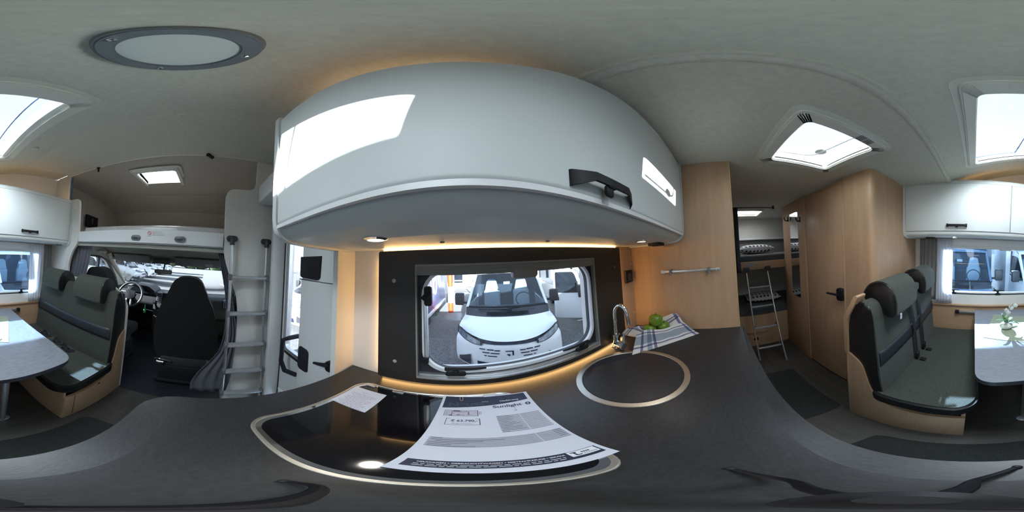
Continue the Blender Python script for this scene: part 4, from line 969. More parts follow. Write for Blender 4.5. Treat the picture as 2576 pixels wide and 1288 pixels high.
bm = newbm(); tube(bm, [(wsx(1.32)+.01, -1.46, 1.345), (wsx(1.32)-.02, -.53, 1.36), (wsx(1.32)+.01, .40, 1.345)], .03, 8, 4); struct('trim_8', bm, head_m)
# sun visors, console and mirror
for y0, y1, l in ((-1.40, -.80, 'folded grey sun visor above the steering wheel'), (-.43, .20, 'folded grey sun visor on the passenger side with a label')):
    bm = newbm(); M_ = Matrix.Translation((-2.245, 0, 1.362)) @ Matrix.Rotation(math.radians(50), 4, 'Y')
    bx(bm, -.012, .012, y0, y1, -.085, .085, .010, 3); bm.transform(M_); v = obj('sun_visor', bm, mat('visor_grey', (.15, .155, .15), .8, nscale=60, namt=.05) if y0 < -1 else bpy.data.materials['visor_grey']); tag(v, l, 'sun visor', 'sun visors')
    if y0 > -1:
        bm = newbm(); bx(bm, .0125, .0135, .0, .10, -.06, .0); bm.transform(M_); obj('visor_label', bm, inkg_m, v)
bm = newbm(); M_ = Matrix.Translation((-2.27, -.62, 1.355)); bx(bm, -.10, .06, -.13, .13, -.045, .03, .02, 3); bm.transform(M_); tag(obj('overhead_console', bm, dgrey_m), 'dark overhead console between the sun visors', 'console')
rm = thing('interior_mirror', 'rectangular inside mirror hanging before the windscreen', 'mirror', (-2.32, -.60, 1.2))
bm = newbm(); tube(bm, [(-2.36, -.60, 1.305), (-2.31, -.60, 1.22)], .012, 8); obj('stem', bm, black_m, rm)
bm = newbm(); prism(bm, rrect(-.735, -.475, 1.165, 1.225, .02), 'x', -2.33, -2.295, .006); h = obj('housing', bm, black_m, rm)
bm = newbm(); prism(bm, rrect(-.728, -.482, 1.171, 1.219, .016), 'x', -2.295, -2.2935); obj('mirror_glass', bm, mat('mirror_face', (.30, .31, .28), .15, .7, nscale=5, namt=.03), h)
# driver door with side window
dd = thing('door_2', 'driver door with side window, behind the grey cab curtain', 'door', (-2.0, -1.53, .8)); dd['kind'] = 'structure'
bm = newbm(); bx(bm, -2.98, -1.24, -1.60, -1.53, 0, .86); bx(bm, -1.40, -1.24, -1.60, -1.53, .86, 1.50); bx(bm, -2.12, -1.40, -1.60, -1.53, 1.36, 1.50); prism(bm, [(-2.48, .855), (-2.93, .78), (-2.20, 1.40), (-2.0, 1.40), (-2.10, 1.34), (-2.22, 1.28), (-2.46, 1.02)], 'y', -1.60, -1.53); obj('door_shell', bm, beige_m, dd)
bm = newbm(); out_ = rpoly([(-2.60, .83), (-1.35, .83), (-1.35, 1.37), (-2.0, 1.37), (-2.22, 1.30), (-2.50, 1.02)], [.03, .02, .06, .12, .1, .1], 6); inn = [(x+(-1.95-x)*.065, z+(1.08-z)*.085) for x, z in out_]
ring(bm, out_, inn, 'y', -1.545, -1.505); bx(bm, -2.0, -1.955, -1.55, -1.515, .86, 1.345); obj('window_seal', bm, blackr_m, dd)
bm = newbm(); prism(bm, inn, 'y', -1.568, -1.562); obj('pane', bm, pane_m, dd)
bm = newbm(); prism(bm, [(-2.50, .80), (-2.90, .79), (-2.62, 1.03), (-2.28, 1.32), (-2.12, 1.5), (-1.3, 1.5), (-1.3, 1.41), (-2.05, 1.40), (-2.28, 1.27), (-2.50, 1.0)], 'y', -1.532, -1.51); obj('window_trim', bm, beige_m, dd)
bm = newbm(); bx(bm, -2.1, -1.9, -1.51, -1.46, 1.41, 1.445, .012); obj('grab_handle', bm, beige_m, dd)
bm = newbm(); plate(bm, 'y', -2.98, -1.24, 0, 1.50, [(-2.40, -1.40, .90, 1.34)], .56, .60); struct('wall_right', bm, beige_m)
bm = newbm(); prism(bm, rrect(-2.42, -1.38, .88, 1.36, .05), 'y', .57, .576); struct('window_4', bm, pane_m)
# bulkhead below the windscreen
bm = newbm(); bx(bm, -3.02, -2.98, -1.62, .60, -.05, .78); struct('wall_front', bm, cabdk_m)
# dashboard
da = thing('dashboard', 'dark van dashboard with instrument hood and centre console', 'dashboard', (-2.6, -.53, .5))
bm = newbm(); prof = rpoly([(-2.97, .05), (-2.97, .80), (-2.80, .83), (-2.52, .835), (-2.42, .79), (-2.38, .66), (-2.43, .50), (-2.62, .40), (-2.70, .05)], .03, 5); prism(bm, prof, 'y', -1.52, .47, .01); obj('body', bm, cabdk_m, da)
bm = newbm(); prism(bm, rpoly([(-1.20, .80), (-1.22, .86), (-1.13, .935), (-.85, .935), (-.74, .86), (-.74, .80)], [.01, .04, .06, .06, .05, .01], 6), 'x', -2.75, -2.41, .012, 3); ih = obj('instrument_hood', bm, cabdk_m, da)
bm = newbm(); prism(bm, rpoly([(-1.16, .815), (-1.16, .85), (-1.10, .905), (-.88, .905), (-.80, .85), (-.80, .815)], .02, 4), 'x', -2.412, -2.405); obj('instrument_cluster', bm, mat('cluster_dark', (.02, .022, .03), .12, nscale=9, namt=.2), ih)
for y0, y1, z0, z1 in ((-.70, -.62, .70, .86), (-.44, -.36, .70, .86), (.30, .40, .70, .82)):
    bm = newbm(); prism(bm, rrect(y0, y1, z0, z1, .012), 'x', -2.43, -2.385, .004); a = obj('air_vent', bm, grey_m, da)
    bm = newbm()
    for s in range(5): bx(bm, -2.3855, -2.3835, y0+.008, y1-.008, z0+.014+s*(z1-z0-.03)/5, z0+.014+(s+.62)*(z1-z0-.03)/5)
    obj('vent_slats', bm, black_m, a)
bm = newbm(); prism(bm, rrect(-.61, -.45, .69, .86, .01), 'x', -2.43, -2.39, .003); obj('radio', bm, black_m, da)
bm = newbm(); bx(bm, -2.55, -2.30, -.72, -.38, .05, .69, .02); obj('centre_console', bm, cabdk_m, da)
bm = newbm(); tube(bm, [(-2.30, -.66, .62), (-2.24, -.66, .70), (-2.22, -.66, .735)], [.022, .012], 10); ball(bm, (-2.215, -.66, .75), .026, n=10); obj('gear_lever', bm, black_m, da)
bm = newbm(); ring(bm, circ(-.66, .75, .032, 20), circ(-.66, .75, .026, 20), 'x', -2.20, -2.192); obj('gear_ring', bm, chrome_m, da)
bm = newbm(); tube(bm, [(-2.36, -.84, .56), (-2.36, -.70, .545)], .006, 6); obj('chrome_trim', bm, chrome_m, da)
bm = newbm(); tube(bm, [(-2.30, -.845, .66), (-2.295, -.845, .60)], .008, 8); bx(bm, -2.30, -2.29, -.865, -.825, .52, .60, .006); obj('key_fob', bm, mat('green_tag', (.10, .45, .16), .4, nscale=9, namt=.1), da)
# steering wheel
sw = thing('steering_wheel', 'dark steering wheel with silver spokes', 'steering wheel', (-2.12, -1.02, .83)); sw.rotation_euler = (0, math.radians(-28), 0)
R = .185; bm = newbm(); n = 40; P = [(0, R*math.cos(2*PI*k/n), R*math.sin(2*PI*k/n)) for k in range(n+1)]; tube(bm, P, .0165, 10, upv=(1, 0, 0)); obj('rim', bm, strip_m, sw, world=False)
bm = newbm(); prism(bm, rpoly([(-.09, .03), (-.06, .065), (.06, .065), (.09, .03), (.06, -.07), (-.06, -.07)], .03, 5), 'x', -.035, .012, .01, 3); obj('hub', bm, mat('hub_black', (.006, .006, .008), .8, spec=.15, nscale=40, namt=.2), sw, world=False)
for pts in ([(-.0, -.08, .02), (-.0, -.175, .02)], [(-.0, .08, .02), (-.0, .175, .02)], [(-.0, -.03, -.06), (-.0, -.05, -.175)], [(-.0, .03, -.06), (-.0, .05, -.175)]):
    bm = newbm(); tube(bm, pts, .013, 8, flat=.5); obj('spoke', bm, mat('spoke_silver', (.45, .47, .50), .3, .8, nscale=9, namt=.03) if 'spoke_silver' not in bpy.data.materials else bpy.data.materials['spoke_silver'], sw, world=False)
bm = newbm(); tube(bm, [(-.02, 0, -.01), (-.30, 0, -.06)], .04, 12); obj('column', bm, cabdk_m, sw, world=False)

# cab seats: shaped back, cushion, base; seen from behind
def cabseat(name, label, x, y, tall):
    t = thing(name, label, 'car seat', (x, y, 0), 0, 'cab seats')
    def half(z):      # half width of the backrest by height
        for (a, wa), (b, wb) in zip(HW, HW[1:]):
            if a <= z <= b: return wa+(wb-wa)*(z-a)/(b-a)
        return HW[-1][1]
    HW = [(.36, .255), (.45, .27), (.60, .285), (.72, .285), (.85, .262), (.98, .225), (1.06, .185), (1.14, .15), (1.20, .125), (1.235, .095), (1.252, .055), (1.258, .0)]
    zs = [h for h, _ in HW]
    outl = [(w, z) for z, w in HW]+[(-w, z) for z, w in HW[::-1]][1:]
    pr = rpoly(outl, .03, 3)
    bm = newbm(); prism(bm, pr, 'x', -.075, .06, .035, 4)
    bmesh.ops.transform(bm, matrix=Matrix(((1, 0, .16, -.12), (0, 1, 0, 0), (0, 0, 1, 0), (0, 0, 0, 1))), verts=bm.verts); obj('backrest', bm, cloth_m, t, world=False)
    bm = newbm(); bx(bm, -.52, .0, -.26, .26, .36, .50, .05, 4); obj('seat_cushion', bm, cloth_m, t, world=False)
    bm = newbm(); bx(bm, -.44, .02, -.22, .23, .0, .26, .015); bx(bm, -.46, .04, -.24, .25, .02, .06, .01); bb = obj('seat_base', bm, blackr_m, t, world=False)
    bm = newbm(); bx(bm, -.40, .0, -.21, .21, .26, .37, .01); obj('swivel_frame', bm, dgrey_m, t, world=False)
    bm = newbm(); tube(bm, [(.01, -.24, .33), (.03, -.25, .345), (.03, -.20, .35), (.02, -.10, .33)], .008, 8, 3); tube(bm, [(.02, -.235, .30), (.02, -.17, .30)], .02, 10); obj('height_lever', bm, chrome_m, t, world=False)
    return t
cabseat('passenger_seat', 'black cab seat with high narrow headrest seen from behind, before the ladder', -1.47, -.135, True)
ds = cabseat('driver_seat', 'black driver seat mostly hidden behind the forward dinette bench', -1.47, -1.05, True)
# curtains of the cab opening
curtain('cab_curtain', 'grey pleated cab curtain beside the white pillar panel', -1.40, -1.10, -1.30, 1.08, 1.492, curtc_m, 6, .014, .0, axis='y', skew=lambda v: -.06*v)
bm = newbm()
def cc(u, v):
    z = 1.49-(1.49-.10)*v
    l, r = .085+.10*math.sin(PI*min(1, v*1.25))+.0*v, .15+.14*min(1, v*2.0)
    if v > .62: l -= (v-.62)*.45; r += (v-.62)*.15
    if v > .62: l += max(0, (v-.9))*.5
    return Vector((-1.29+.009*math.sin(2*PI*4.5*u+2*v)+.03*v, l+(r-l)*u, z))
grid(bm, cc, 60, 24, False); tag(obj('cab_curtain', bm, curtc_m, solid=.003, angle=85), 'long grey cab curtain tied back behind the alcove ladder', 'curtain')
bm = newbm(); bx(bm, -1.50, -1.495, .20, .30, .30, .38); 
tube(bm, [(-1.42, .14, .44), (-1.43, .16, .36), (-1.43, .15, .30)], .02, 8, flat=.4); tag(obj('hang_tag', bm, bpy.data.materials['green_tag']), 'green tag hanging beside the passenger seat', 'tag')

# ================================================================== ENTRANCE DOOR
ed = thing('door_3', 'white entrance door with tall window, waste bin niche and dark blind cover', 'door', (-.78, .57, 0)); ed['kind'] = 'structure'
bm = newbm(); plate(bm, 'y', -1.07, -.48, .0, 1.88, [(-1.0, -.62, .76, 1.62)], .565, .60); obj('door_leaf', bm, whitep_m, ed)
bm = newbm(); ring(bm, rrect(-1.015, -.60, .73, 1.65, .035, 6), rrect(-.995, -.625, .765, 1.615, .03, 6), 'y', .552, .568); obj('window_seal', bm, blackr_m, ed)
bm = newbm(); ring(bm, rrect(-.997, -.622, .762, 1.618, .03, 6), rrect(-.970, -.65, .79, 1.59, .03, 6), 'y', .545, .570); obj('blind_frame', bm, alu_m, ed)
bm = newbm(); prism(bm, rrect(-.98, -.64, .78, 1.60, .03, 6), 'y', .585, .59); obj('pane', bm, pane_m, ed)
# moulded console with bin and blind box
bm = newbm()
prism(bm, rpoly([(-.815, .572), (-.80, .528), (-.53, .515), (-.495, .55), (-.495, .572)], [0, .02, .035, .02, 0], 6), 'z', .03, 1.32, .006)
prism(bm, rpoly([(-.810, .572), (-.797, .533), (-.53, .520), (-.50, .552), (-.50, .572)], [0, .02, .035, .02, 0], 6), 'z', 1.324, 1.80, .006); mo = obj('moulding', bm, whitep_m, ed)
bm = newbm(); bx(bm, -.812, -.50, .528, .570, 1.3195, 1.3245); prism(bm, rpoly([(-.790, 1.452), (-.789, 1.345), (-.775, 1.335), (-.63, 1.330), (-.615, 1.345), (-.607, 1.452)], [.0, .0, .012, .012, .0, 0]), 'y', .5175, .534, .001); obj('blind_cover', bm, black_m, mo)
bm = newbm(); prism(bm, rrect(-.775, -.685, .735, .905, .022), 'y', .518, .530, .002); obj('bin_opening', bm, blackr_m, mo)
bm = newbm(); prism(bm, rrect(-.777, -.683, .733, .907, .024), 'y', .521, .5265, .001); obj('bin_lip', bm, dgrey_m, mo)
bm = newbm(); prism(bm, rrect(-.535, -.500, .86, .92, .008), 'y', .50, .535, .004); tube(bm, [(-.525, .512, .895), (-.55, .495, .893), (-.60, .49, .880)], [.014, .007], 8, 3); obj('door_lock', bm, black_m, ed)
bm = newbm(); tube(bm, [(-.835, .56, .94), (-.85, .50, .93), (-.895, .485, .90), (-.905, .485, .72), (-.88, .50, .64), (-.845, .56, .60)], .020, 8, flat=.7); obj('grab_handle', bm, blackr_m, ed)
bm = newbm()
bx(bm, -1.125, -1.075, .47, .60, 0, 1.92, .006); bx(bm, -1.12, -.44, .47, .60, 1.88, 1.92, .006); obj('door_frame', bm, whitep_m, ed)
bm = newbm(); bx(bm, -1.077, -1.066, .560, .60, 0, 1.88, .003); obj('frame_seal', bm, blackr_m, ed)
bm = newbm(); bx(bm, -1.16, -.90, .36, .53, 1.87, 2.02, .004); tag(obj('wall_box', bm, whitep_m), 'plain white box on the wall above the entrance door', 'box')
bm = newbm(); tube(bm, [(-1.04, .555, .30), (-.96, .555, .20)], .008, 8); 
bx(bm, -1.05, -.86, .556, .566, .12, .29, .01); tag(obj('pale_light_patch', bm, whitep_m), 'pale plate added for the bright light low on the entrance door', 'plate')  # white plate put in for the light showing low at the door

# ================================================================== BUNK BEDS
bb = thing('bunk_bed', 'rear bunk beds with beech boards, white rear wall and dark mattresses', 'bed', (2.4, -.6, 0))
bm = newbm(); bx(bm, 2.035, 2.06, -1.62, .52, 1.135, 1.24, .004); obj('upper_board', bm, woodh_m, bb)
bm = newbm(); bx(bm, 2.04, 2.81, -1.62, .52, 1.18, 1.22); obj('upper_base', bm, woodh_m, bb)
matt_m = fabric('mattress_cover', (.05, .055, .065), (.09, .095, .105), 300); lite_m = fabric('sheet_grey', (.22, .22, .22), (.28, .28, .28), 300)
bm = newbm(); bx(bm, 2.06, 2.80, -1.61, .50, 1.22, 1.315, .02, 3); u = obj('upper_mattress', bm, matt_m, bb)
bm = newbm(); bx(bm, 2.075, 2.79, -1.60, .49, 1.305, 1.325, .01, 3); obj('mattress_top', bm, lite_m, u)
bm = newbm(); bx(bm, 2.765, 2.80, -1.60, .50, 1.32, 1.55, .02); bx(bm, 2.755, 2.77, -1.60, .50, 1.425, 1.43); obj('upper_pad', bm, lite_m, bb)
bm = newbm(); bx(bm, 2.70, 2.81, -1.60, .50, 1.555, 1.585, .006); obj('rear_shelf', bm, whitep_m, bb)
bm = newbm(); bx(bm, 2.04, 2.065, -1.62, .52, 0, .50, .004); lo = obj('lower_board', bm, woodh_m, bb)
bm = newbm(); lathe(bm, [(0, 2.0385), (.03, 2.0385), (.034, 2.041)], 20, (0, -.415, .12), axis='x'); obj('vent_hole', bm, black_m, lo)
bm = newbm(); bx(bm, 2.06, 2.80, -1.61, .50, .45, .60, .025, 3); obj('lower_mattress', bm, matt_m, bb)
bm = newbm(); bx(bm, 2.0335, 2.036, -.455, -.335, 1.175, 1.215); obj('sticker', bm, inkg_m, bb)
dots = bpy.data.materials.new('dotted_pillow_cloth'); dots.use_nodes = True; t_ = dots.node_tree; b_ = t_.nodes['Principled BSDF']; b_.inputs['Roughness'].default_value = .9
uvn = t_.nodes.new('ShaderNodeTexCoord'); mp_ = t_.nodes.new('ShaderNodeMapping'); mp_.inputs['Scale'].default_value = (9, 6, 1); t_.links.new(uvn.outputs['UV'], mp_.inputs[0])
fr_ = t_.nodes.new('ShaderNodeVectorMath'); fr_.operation = 'FRACTION'; t_.links.new(mp_.outputs[0], fr_.inputs[0]); sp_ = t_.nodes.new('ShaderNodeSeparateXYZ'); t_.links.new(fr_.outputs[0], sp_.inputs[0])
def band_(s):
    a = t_.nodes.new('ShaderNodeMath'); a.operation = 'COMPARE'; a.inputs[1].default_value = .5; a.inputs[2].default_value = .24; t_.links.new(s, a.inputs[0]); return a
A_, B_ = band_(sp_.outputs['X']), band_(sp_.outputs['Y']); ml_ = t_.nodes.new('ShaderNodeMath'); ml_.operation = 'MULTIPLY'; t_.links.new(A_.outputs[0], ml_.inputs[0]); t_.links.new(B_.outputs[0], ml_.inputs[1])
mx_ = t_.nodes.new('ShaderNodeMixRGB'); mx_.inputs[1].default_value = (.62, .62, .64, 1); mx_.inputs[2].default_value = (.035, .04, .06, 1); t_.links.new(ml_.outputs[0], mx_.inputs[0]); t_.links.new(mx_.outputs[0], b_.inputs['Base Color'])
def pillow(label, c, rz, rx, w=.43, d=.34, h=.115):
    bm = newbm()
    for s in (1, -1):
        def f(u, v, s=s):
            a, b = 2*u-1, 2*v-1; e = (1-abs(a)**3)*(1-abs(b)**3)
            p = 1-.10*(abs(b)**2)*(1-abs(a)); q = 1-.10*(abs(a)**2)*(1-abs(b))
            return Vector((a*w/2*p, b*d/2*q, s*h/2*max(0, e)**.55))
        grid(bm, f, 20, 16)
    bmesh.ops.remove_doubles(bm, verts=bm.verts, dist=1e-4)
    o = obj('dotted_pillow', bm, dots, angle=90); o.location = c; o.rotation_euler = (rx, 0, rz); return tag(o, label, 'pillow', 'dotted pillows')
pillow('white pillow with dark dots on the upper bunk', (2.35, -.54, 1.395), PI/2+.05, .06, .50, .36, .13)
pillow('white pillow with dark dots on the lower bunk', (2.36, -.62, .672), PI/2-.06, .05, .50, .36, .12)
ladder('bunk_ladder', 'slim aluminium ladder leaning on the upper bunk board', 'ladder', (1.665, -.362, .01), (1.565, -.632, .01), (2.018, -.337, 1.15), (2.018, -.612, 1.15), 4, .0105, .022, .018, fr=[.16, .38, .60, .80])
bm = newbm(); tube(bm, [(1.94, -.19, 1.918), (1.94, -.72, 1.918)], .006, 8); bx(bm, 1.93, 1.95, -.725, -.70, 1.90, 1.945, .003); tag(obj('curtain_rail', bm, dgrey_m), 'short dark curtain rail under the ceiling before the bunks', 'rail')
curtain('bunk_curtain', 'narrow dark curtain hanging beside the bunks behind the beech partition', -.265, -.15, 1.94, 1.12, 1.915, curtd_m, 3, .012, axis='y')

# ================================================================== OUTSIDE
GZ = -.85
gravel_m = mat('asphalt_gravel', (.135, .135, .135), .95, nscale=38, namt=.6, bump=.5, bscale=90)
bm = newbm(); bx(bm, -60, 40, -40, 40, GZ-.1, GZ); struct('ground', bm, gravel_m)
# outer skin of our own vehicle: underbody and roof edge, so daylight only enters through openings
bm = newbm(); bx(bm, -1.24, 2.88, -1.76, .62, -.20, -.06); struct('floor', bm, dgrey_m)

paint_m = mat('white_van_paint', (.80, .82, .84), .22, nscale=3, namt=.01, coat=.6)
vglass_m = glass('van_windscreen', (.50, .60, .68), .08)
vdark_m = mat('van_dark_glass', (.012, .016, .022), .06, nscale=5, namt=.2)
vplast_m = mat('van_black_plastic', (.03, .032, .038), .45, nscale=30, namt=.2)
tyre_m = mat('tyre_rubber', (.012, .012, .013), .8, nscale=60, namt=.2)
rim_m = mat('wheel_rim', (.35, .36, .38), .35, .7, nscale=30, namt=.1)
lens_m = mat('headlight_lens', (.20, .24, .29), .08, .4, nscale=14, namt=.4)
seatc_m = mat('seat_cover_white', (.85, .86, .86), .6, nscale=12, namt=.03)

ROWS = [  # (setback s, height z, half width, edge set-back, edge drop)
 (.16, .24, .86, .30, .0), (.06, .34, .93, .36, .0), (.02, .52, .95, .40, .0), (.0, .70, .95, .42, .0), (.0, .86, .94, .42, .0), (.03, .935, .90, .44, -.08)]
HOOD = [(.04, .955, .875, .46, -.10), (.16, 1.03, .87, .40, -.08), (.36, 1.10, .865, .30, -.04), (.56, 1.16, .87, .24, .0), (.70, 1.20, .88, .22, .02)]
COWL = [(.70, 1.20, .88, .22, .02), (.86, 1.27, .89, .16, .02), (.98, 1.325, .90, .14, .02)]
SCREEN = [(.98, 1.325, .90, .14, .02), (1.25, 1.58, .865, .12, .02), (1.52, 1.84, .83, .10, .02), (1.74, 2.06, .80, .08, .02)]
ROOF = [(1.72, 2.05, .82, .08, .02), (1.82, 2.12, .82, .10, .03), (2.05, 2.15, .81, .10, .03), (2.5, 2.20, .83, .05, .03)]
def row_pt(r, u):
    s, z, hw, sb, dr = r; a = abs(u)
    return Vector((u*hw, s+sb*a**2.6, z-dr*a**2))
def loft(bm, rows, u0=-1, u1=1, n=20, uv=False):
    def f(a, b):
        k = b*(len(rows)-1); i = min(int(k), len(rows)-2); t = k-i
        p, q = row_pt(rows[i], u0+(u1-u0)*a), row_pt(rows[i+1], u0+(u1-u0)*a); return p.lerp(q, t)
    return grid(bm, f, n, (len(rows)-1)*2, uv)

def make_van(name, label, body=None, alcove=False, door=False, grp='parked vehicles outside', covers=True, box=True, grille='slots', paint=None):
    """nose centre at the origin facing -Y, ground at z = 0"""
    t = thing(name, label, 'van', (0, 0, 0), 0, grp)
    K = dict(world=False)
    bm = newbm(); loft(bm, ROWS); loft(bm, HOOD); loft(bm, ROOF)
    # sides: close each row edge back to the cab rear
    side = [(.58, .24), (.46, .34), (.44, .52), (.42, .70), (.42, .86), (.47, 1.005), (.50, 1.045), (.56, 1.095), (.66, 1.13), (.80, 1.155), (.93, 1.175), (1.04, 1.25), (1.14, 1.31)]
    upper = [(1.14, 1.31), (1.37, 1.54), (1.62, 1.78), (1.80, 1.955), (1.90, 2.03), (2.15, 2.12), (2.6, 2.17), (2.6, 1.36)]
    for s in (-1, 1):
        def hw(z): return .95 if z < .9 else (.95-(z-.9)*.15 if z < 1.35 else .885-(z-1.35)*.11)
        xo_ = lambda z: s*hw(z)*(.99)
        lo = side+[(2.6, 1.31), (2.6, .30), (1.36, .30), (1.33, .48), (1.22, .66), (1.04, .72), (.86, .66), (.76, .48), (.74, .24)]
        vs = [bm.verts.new((xo_(z), y, z)) for y, z in lo]; bm.faces.new(vs if s < 0 else vs[::-1])
        # pillars and roof side round the cab window
        fr = rpoly(upper, 0); win = [(1.30, 1.36), (1.50, 1.56), (1.70, 1.76), (1.86, 1.90), (1.92, 1.93), (2.15, 1.95), (2.45, 1.95), (2.45, 1.40)]
        A = [bm.verts.new((xo_(z), y, z)) for y, z in fr]; B = [bm.verts.new((xo_(z), y, z)) for y, z in win]
        for i in range(8):
            j = (i+1) % 8; bm.faces.new((A[i], A[j], B[j], B[i]))
        vs0 = [bm.verts.new((xo_(z)*.985, y, z)) for y, z in win]
    for s in (-1, 1):      # front wings between bonnet and flanks
        E_ = [row_pt(r, s) for r in [ROWS[5]]+HOOD+COWL[1:]]
        S_ = [Vector((s*(.95 if z < .9 else .95-(z-.9)*.15)*.99, y, z)) for y, z in side[5:]]
        for i in range(len(S_)-1):
            q = [bm.verts.new(v) for v in (E_[i], E_[i+1], S_[i+1], S_[i])]
            bm.faces.new(q)
    # windscreen pillars
    for s in (-1, 1): tube(bm, [row_pt(r, s*.985)+Vector((0, .005, 0)) for r in SCREEN], .035, 8)
    tube(bm, [row_pt(SCREEN[-1], u/6) for u in range(-6, 7)], .03, 8)
    if box and body:
        bw, bh, bl = body
        prism(bm, rpoly([(2.45, .42), (2.45, 2.2), (2.05 if not alcove else 1.15, 2.22 if not alcove else 2.24), (2.3 if not alcove else 1.05, bh-.25 if not alcove else 2.55), (2.8 if not alcove else 1.7, bh), (bl, bh), (bl, .42)], [.02, .05, .05, .2, .3, .1, .1], 6), 'x', -bw, bw, .03)
    b_ = obj('body', bm, paint or paint_m, t, angle=35, **K)
    for s in (-1, 1):
        bm = newbm(); win = [(1.30, 1.36), (1.50, 1.56), (1.70, 1.76), (1.86, 1.90), (1.92, 1.93), (2.15, 1.95), (2.45, 1.95), (2.45, 1.40)]
        vs = [bm.verts.new((s*((.885-(z-1.35)*.11)*.985), y, z)) for y, z in win]; bm.faces.new(vs); obj('side_window', bm, vdark_m, t, **K)
    bm = newbm(); loft(bm, COWL); cw = obj('cowl', bm, vplast_m, t, **K)
    bm = newbm()
    for k in range(5): p = [row_pt((.74+.022*k, 1.222+.0105*k, .85, .22, .04), u/10*.5)+Vector((0, 0, .004)) for u in range(-10, 11)]; tube(bm, p, .005, 4)
    obj('cowl_grille', bm, black_m, cw, **K)
    bm = newbm(); loft(bm, SCREEN, -.965, .965); sc = obj('windscreen', bm, vglass_m, t, **K)
    bm = newbm(); loft(bm, [(.975, 1.322, .90, .14, .02), (1.01, 1.352, .895, .138, .02)], -1, 1); loft(bm, [(1.71, 2.03, .805, .082, .02), (1.745, 2.065, .80, .08, .02)]); bm.transform(Matrix.Translation((0, -.006, .004))); obj('screen_border', bm, black_m, sc, **K)
    for pts in ([(-.62, 0), (-.10, .05)], [(.12, 0), (.66, .05)]):
        bm = newbm()
        if pts[0][0] < 0: P = [row_pt((.90+.0, 1.30, .87, .15, .02), u/10) + Vector((0, -.02, .01+.06*(1-abs((u+3)/6)) if 0 else .012)) for u in range(-7, 2)]
        else: P = [row_pt((.93, 1.325, .87, .15, .02), u/10)+Vector((0, -.02, .014)) for u in range(0, 8)]
        tube(bm, P, .010, 6); tube(bm, [P[0 if pts[0][0] > 0 else -1]+Vector((0, -.05, -.02)), P[len(P)//2]], .009, 6); obj('wiper', bm, black_m, t, **K)
    # bonnet seam and grille
    bm = newbm(); loft(bm, [(.018, .905, .916, .433, -.05), (.03, .935, .90, .44, -.08), (.0345, .944, .888, .449, -.09)], -.62, .62); bm.transform(Matrix.Translation((0, -.014, .003))); obj('bonnet_gap', bm, mat('grille_navy', (.012, .018, .05), .4, nscale=20, namt=.1) if 'grille_navy' not in bpy.data.materials else bpy.data.materials['grille_navy'], t, **K)
    bm = newbm()
    def quad(u0, u1, z0, z1, off=.010, sk=0):
        n = max(2, int(abs(u1-u0)*20)); rowz = lambda z: next(((a[0]+(b[0]-a[0])*(z-a[1])/(b[1]-a[1])) for a, b in zip(ROWS, ROWS[1:]) if a[1] <= z <= b[1]), .0)
        def f(a, b):
            z = z0+(z1-z0)*b; u = u0+(u1-u0)*a+sk*b; p = row_pt((rowz(z), z, .94, .42, 0), u); return p+Vector((0, -off, 0))
        grid(bm, f, n, 1, False)
    if grille == 'slots':
        for (u0, u1, z) in ((.40, .50, .80), (.26, .37, .80), (.16, .25, .79), (.33, .45, .735), (.17, .31, .73), (.21, .36, .665), (.38, .42, .67)):
            quad(u0, u1, z, z+.022); quad(-u1, -u0, z, z+.022)
        quad(-.07, .05, .78, .80); quad(.035, .06, .70, .80); quad(-.05, -.01, .71, .73); quad(-.03, .0, .69, .73)
        quad(-.55, .55, .36, .52)
    else: quad(-.45, .45, .40, .78)
    obj('grille_slots', bm, bpy.data.materials['grille_navy'], t, **K)
    for s in (-1, 1):
        # headlight: long lens sweeping back along the wing
        bm = newbm()
        def hl(a, b, s=s, g=1.0):
            u = .44+.53*a; top = .965+.165*a**1.0; bot = .845+.15*a**1.7+.04*(1-a)**2; c = (top+bot)/2
            z = c+(b-.5)*(top-bot)*g; p = row_pt((.0+.16*max(0, z-.86), z, .945-.10*max(0, z-.9), .43, 0), s*u); return p+Vector((s*.006, -.016-.004*g, 0))
        grid(bm, lambda a, b: hl(.0+a, b), 12, 3, False); fr_h = obj('headlight', bm, vplast_m, t, **K)
        bm = newbm(); grid(bm, lambda a, b: hl(.06+.86*a, .5+(b-.5)*.72)+Vector((0, -.006, 0)), 12, 3, False); obj('headlight_lens', bm, lens_m, fr_h, **K)
        bm = newbm()
        def fog(a, b): z = .40+.24*b*(1-.65*a); u = .66+.26*a; return row_pt((.01, z, .95, .41, 0), s*u)+Vector((0, -.014, 0))
        grid(bm, fog, 6, 4, False); obj('fog_recess', bm, vplast_m, t, **K)
        bm = newbm(); bx(bm, min(s*1.0, s*1.21), max(s*1.0, s*1.21), 1.20, 1.34, 1.32, 1.62, .035, 3); tube(bm, [(s*.86, 1.32, 1.36), (s*1.05, 1.28, 1.38)], .03, 8); mi = obj('wing_mirror', bm, vplast_m, t, **K)
        for wy in (1.05, ) + ((body[2]-1.3,) if body else ()):
            bm = newbm(); lathe(bm, [(.20, .0), (.33, .01), (.345, .05), (.345, .17), (.33, .21), (.20, .22)], 28, (s*.72 if s > 0 else -.94, wy, .345), axis='x'); wh = obj('wheel', bm, tyre_m, t, **K)
            bm = newbm(); lathe(bm, [(0, .05), (.08, .05), (.20, .02), (.215, .0), (.215, -.005)] if s < 0 else [(0, .17), (.08, .17), (.20, .20), (.215, .22), (.215, .225)], 20, (s*.72 if s > 0 else -.94, wy, .345), axis='x'); obj('wheel_rim', bm, rim_m, wh, **K)
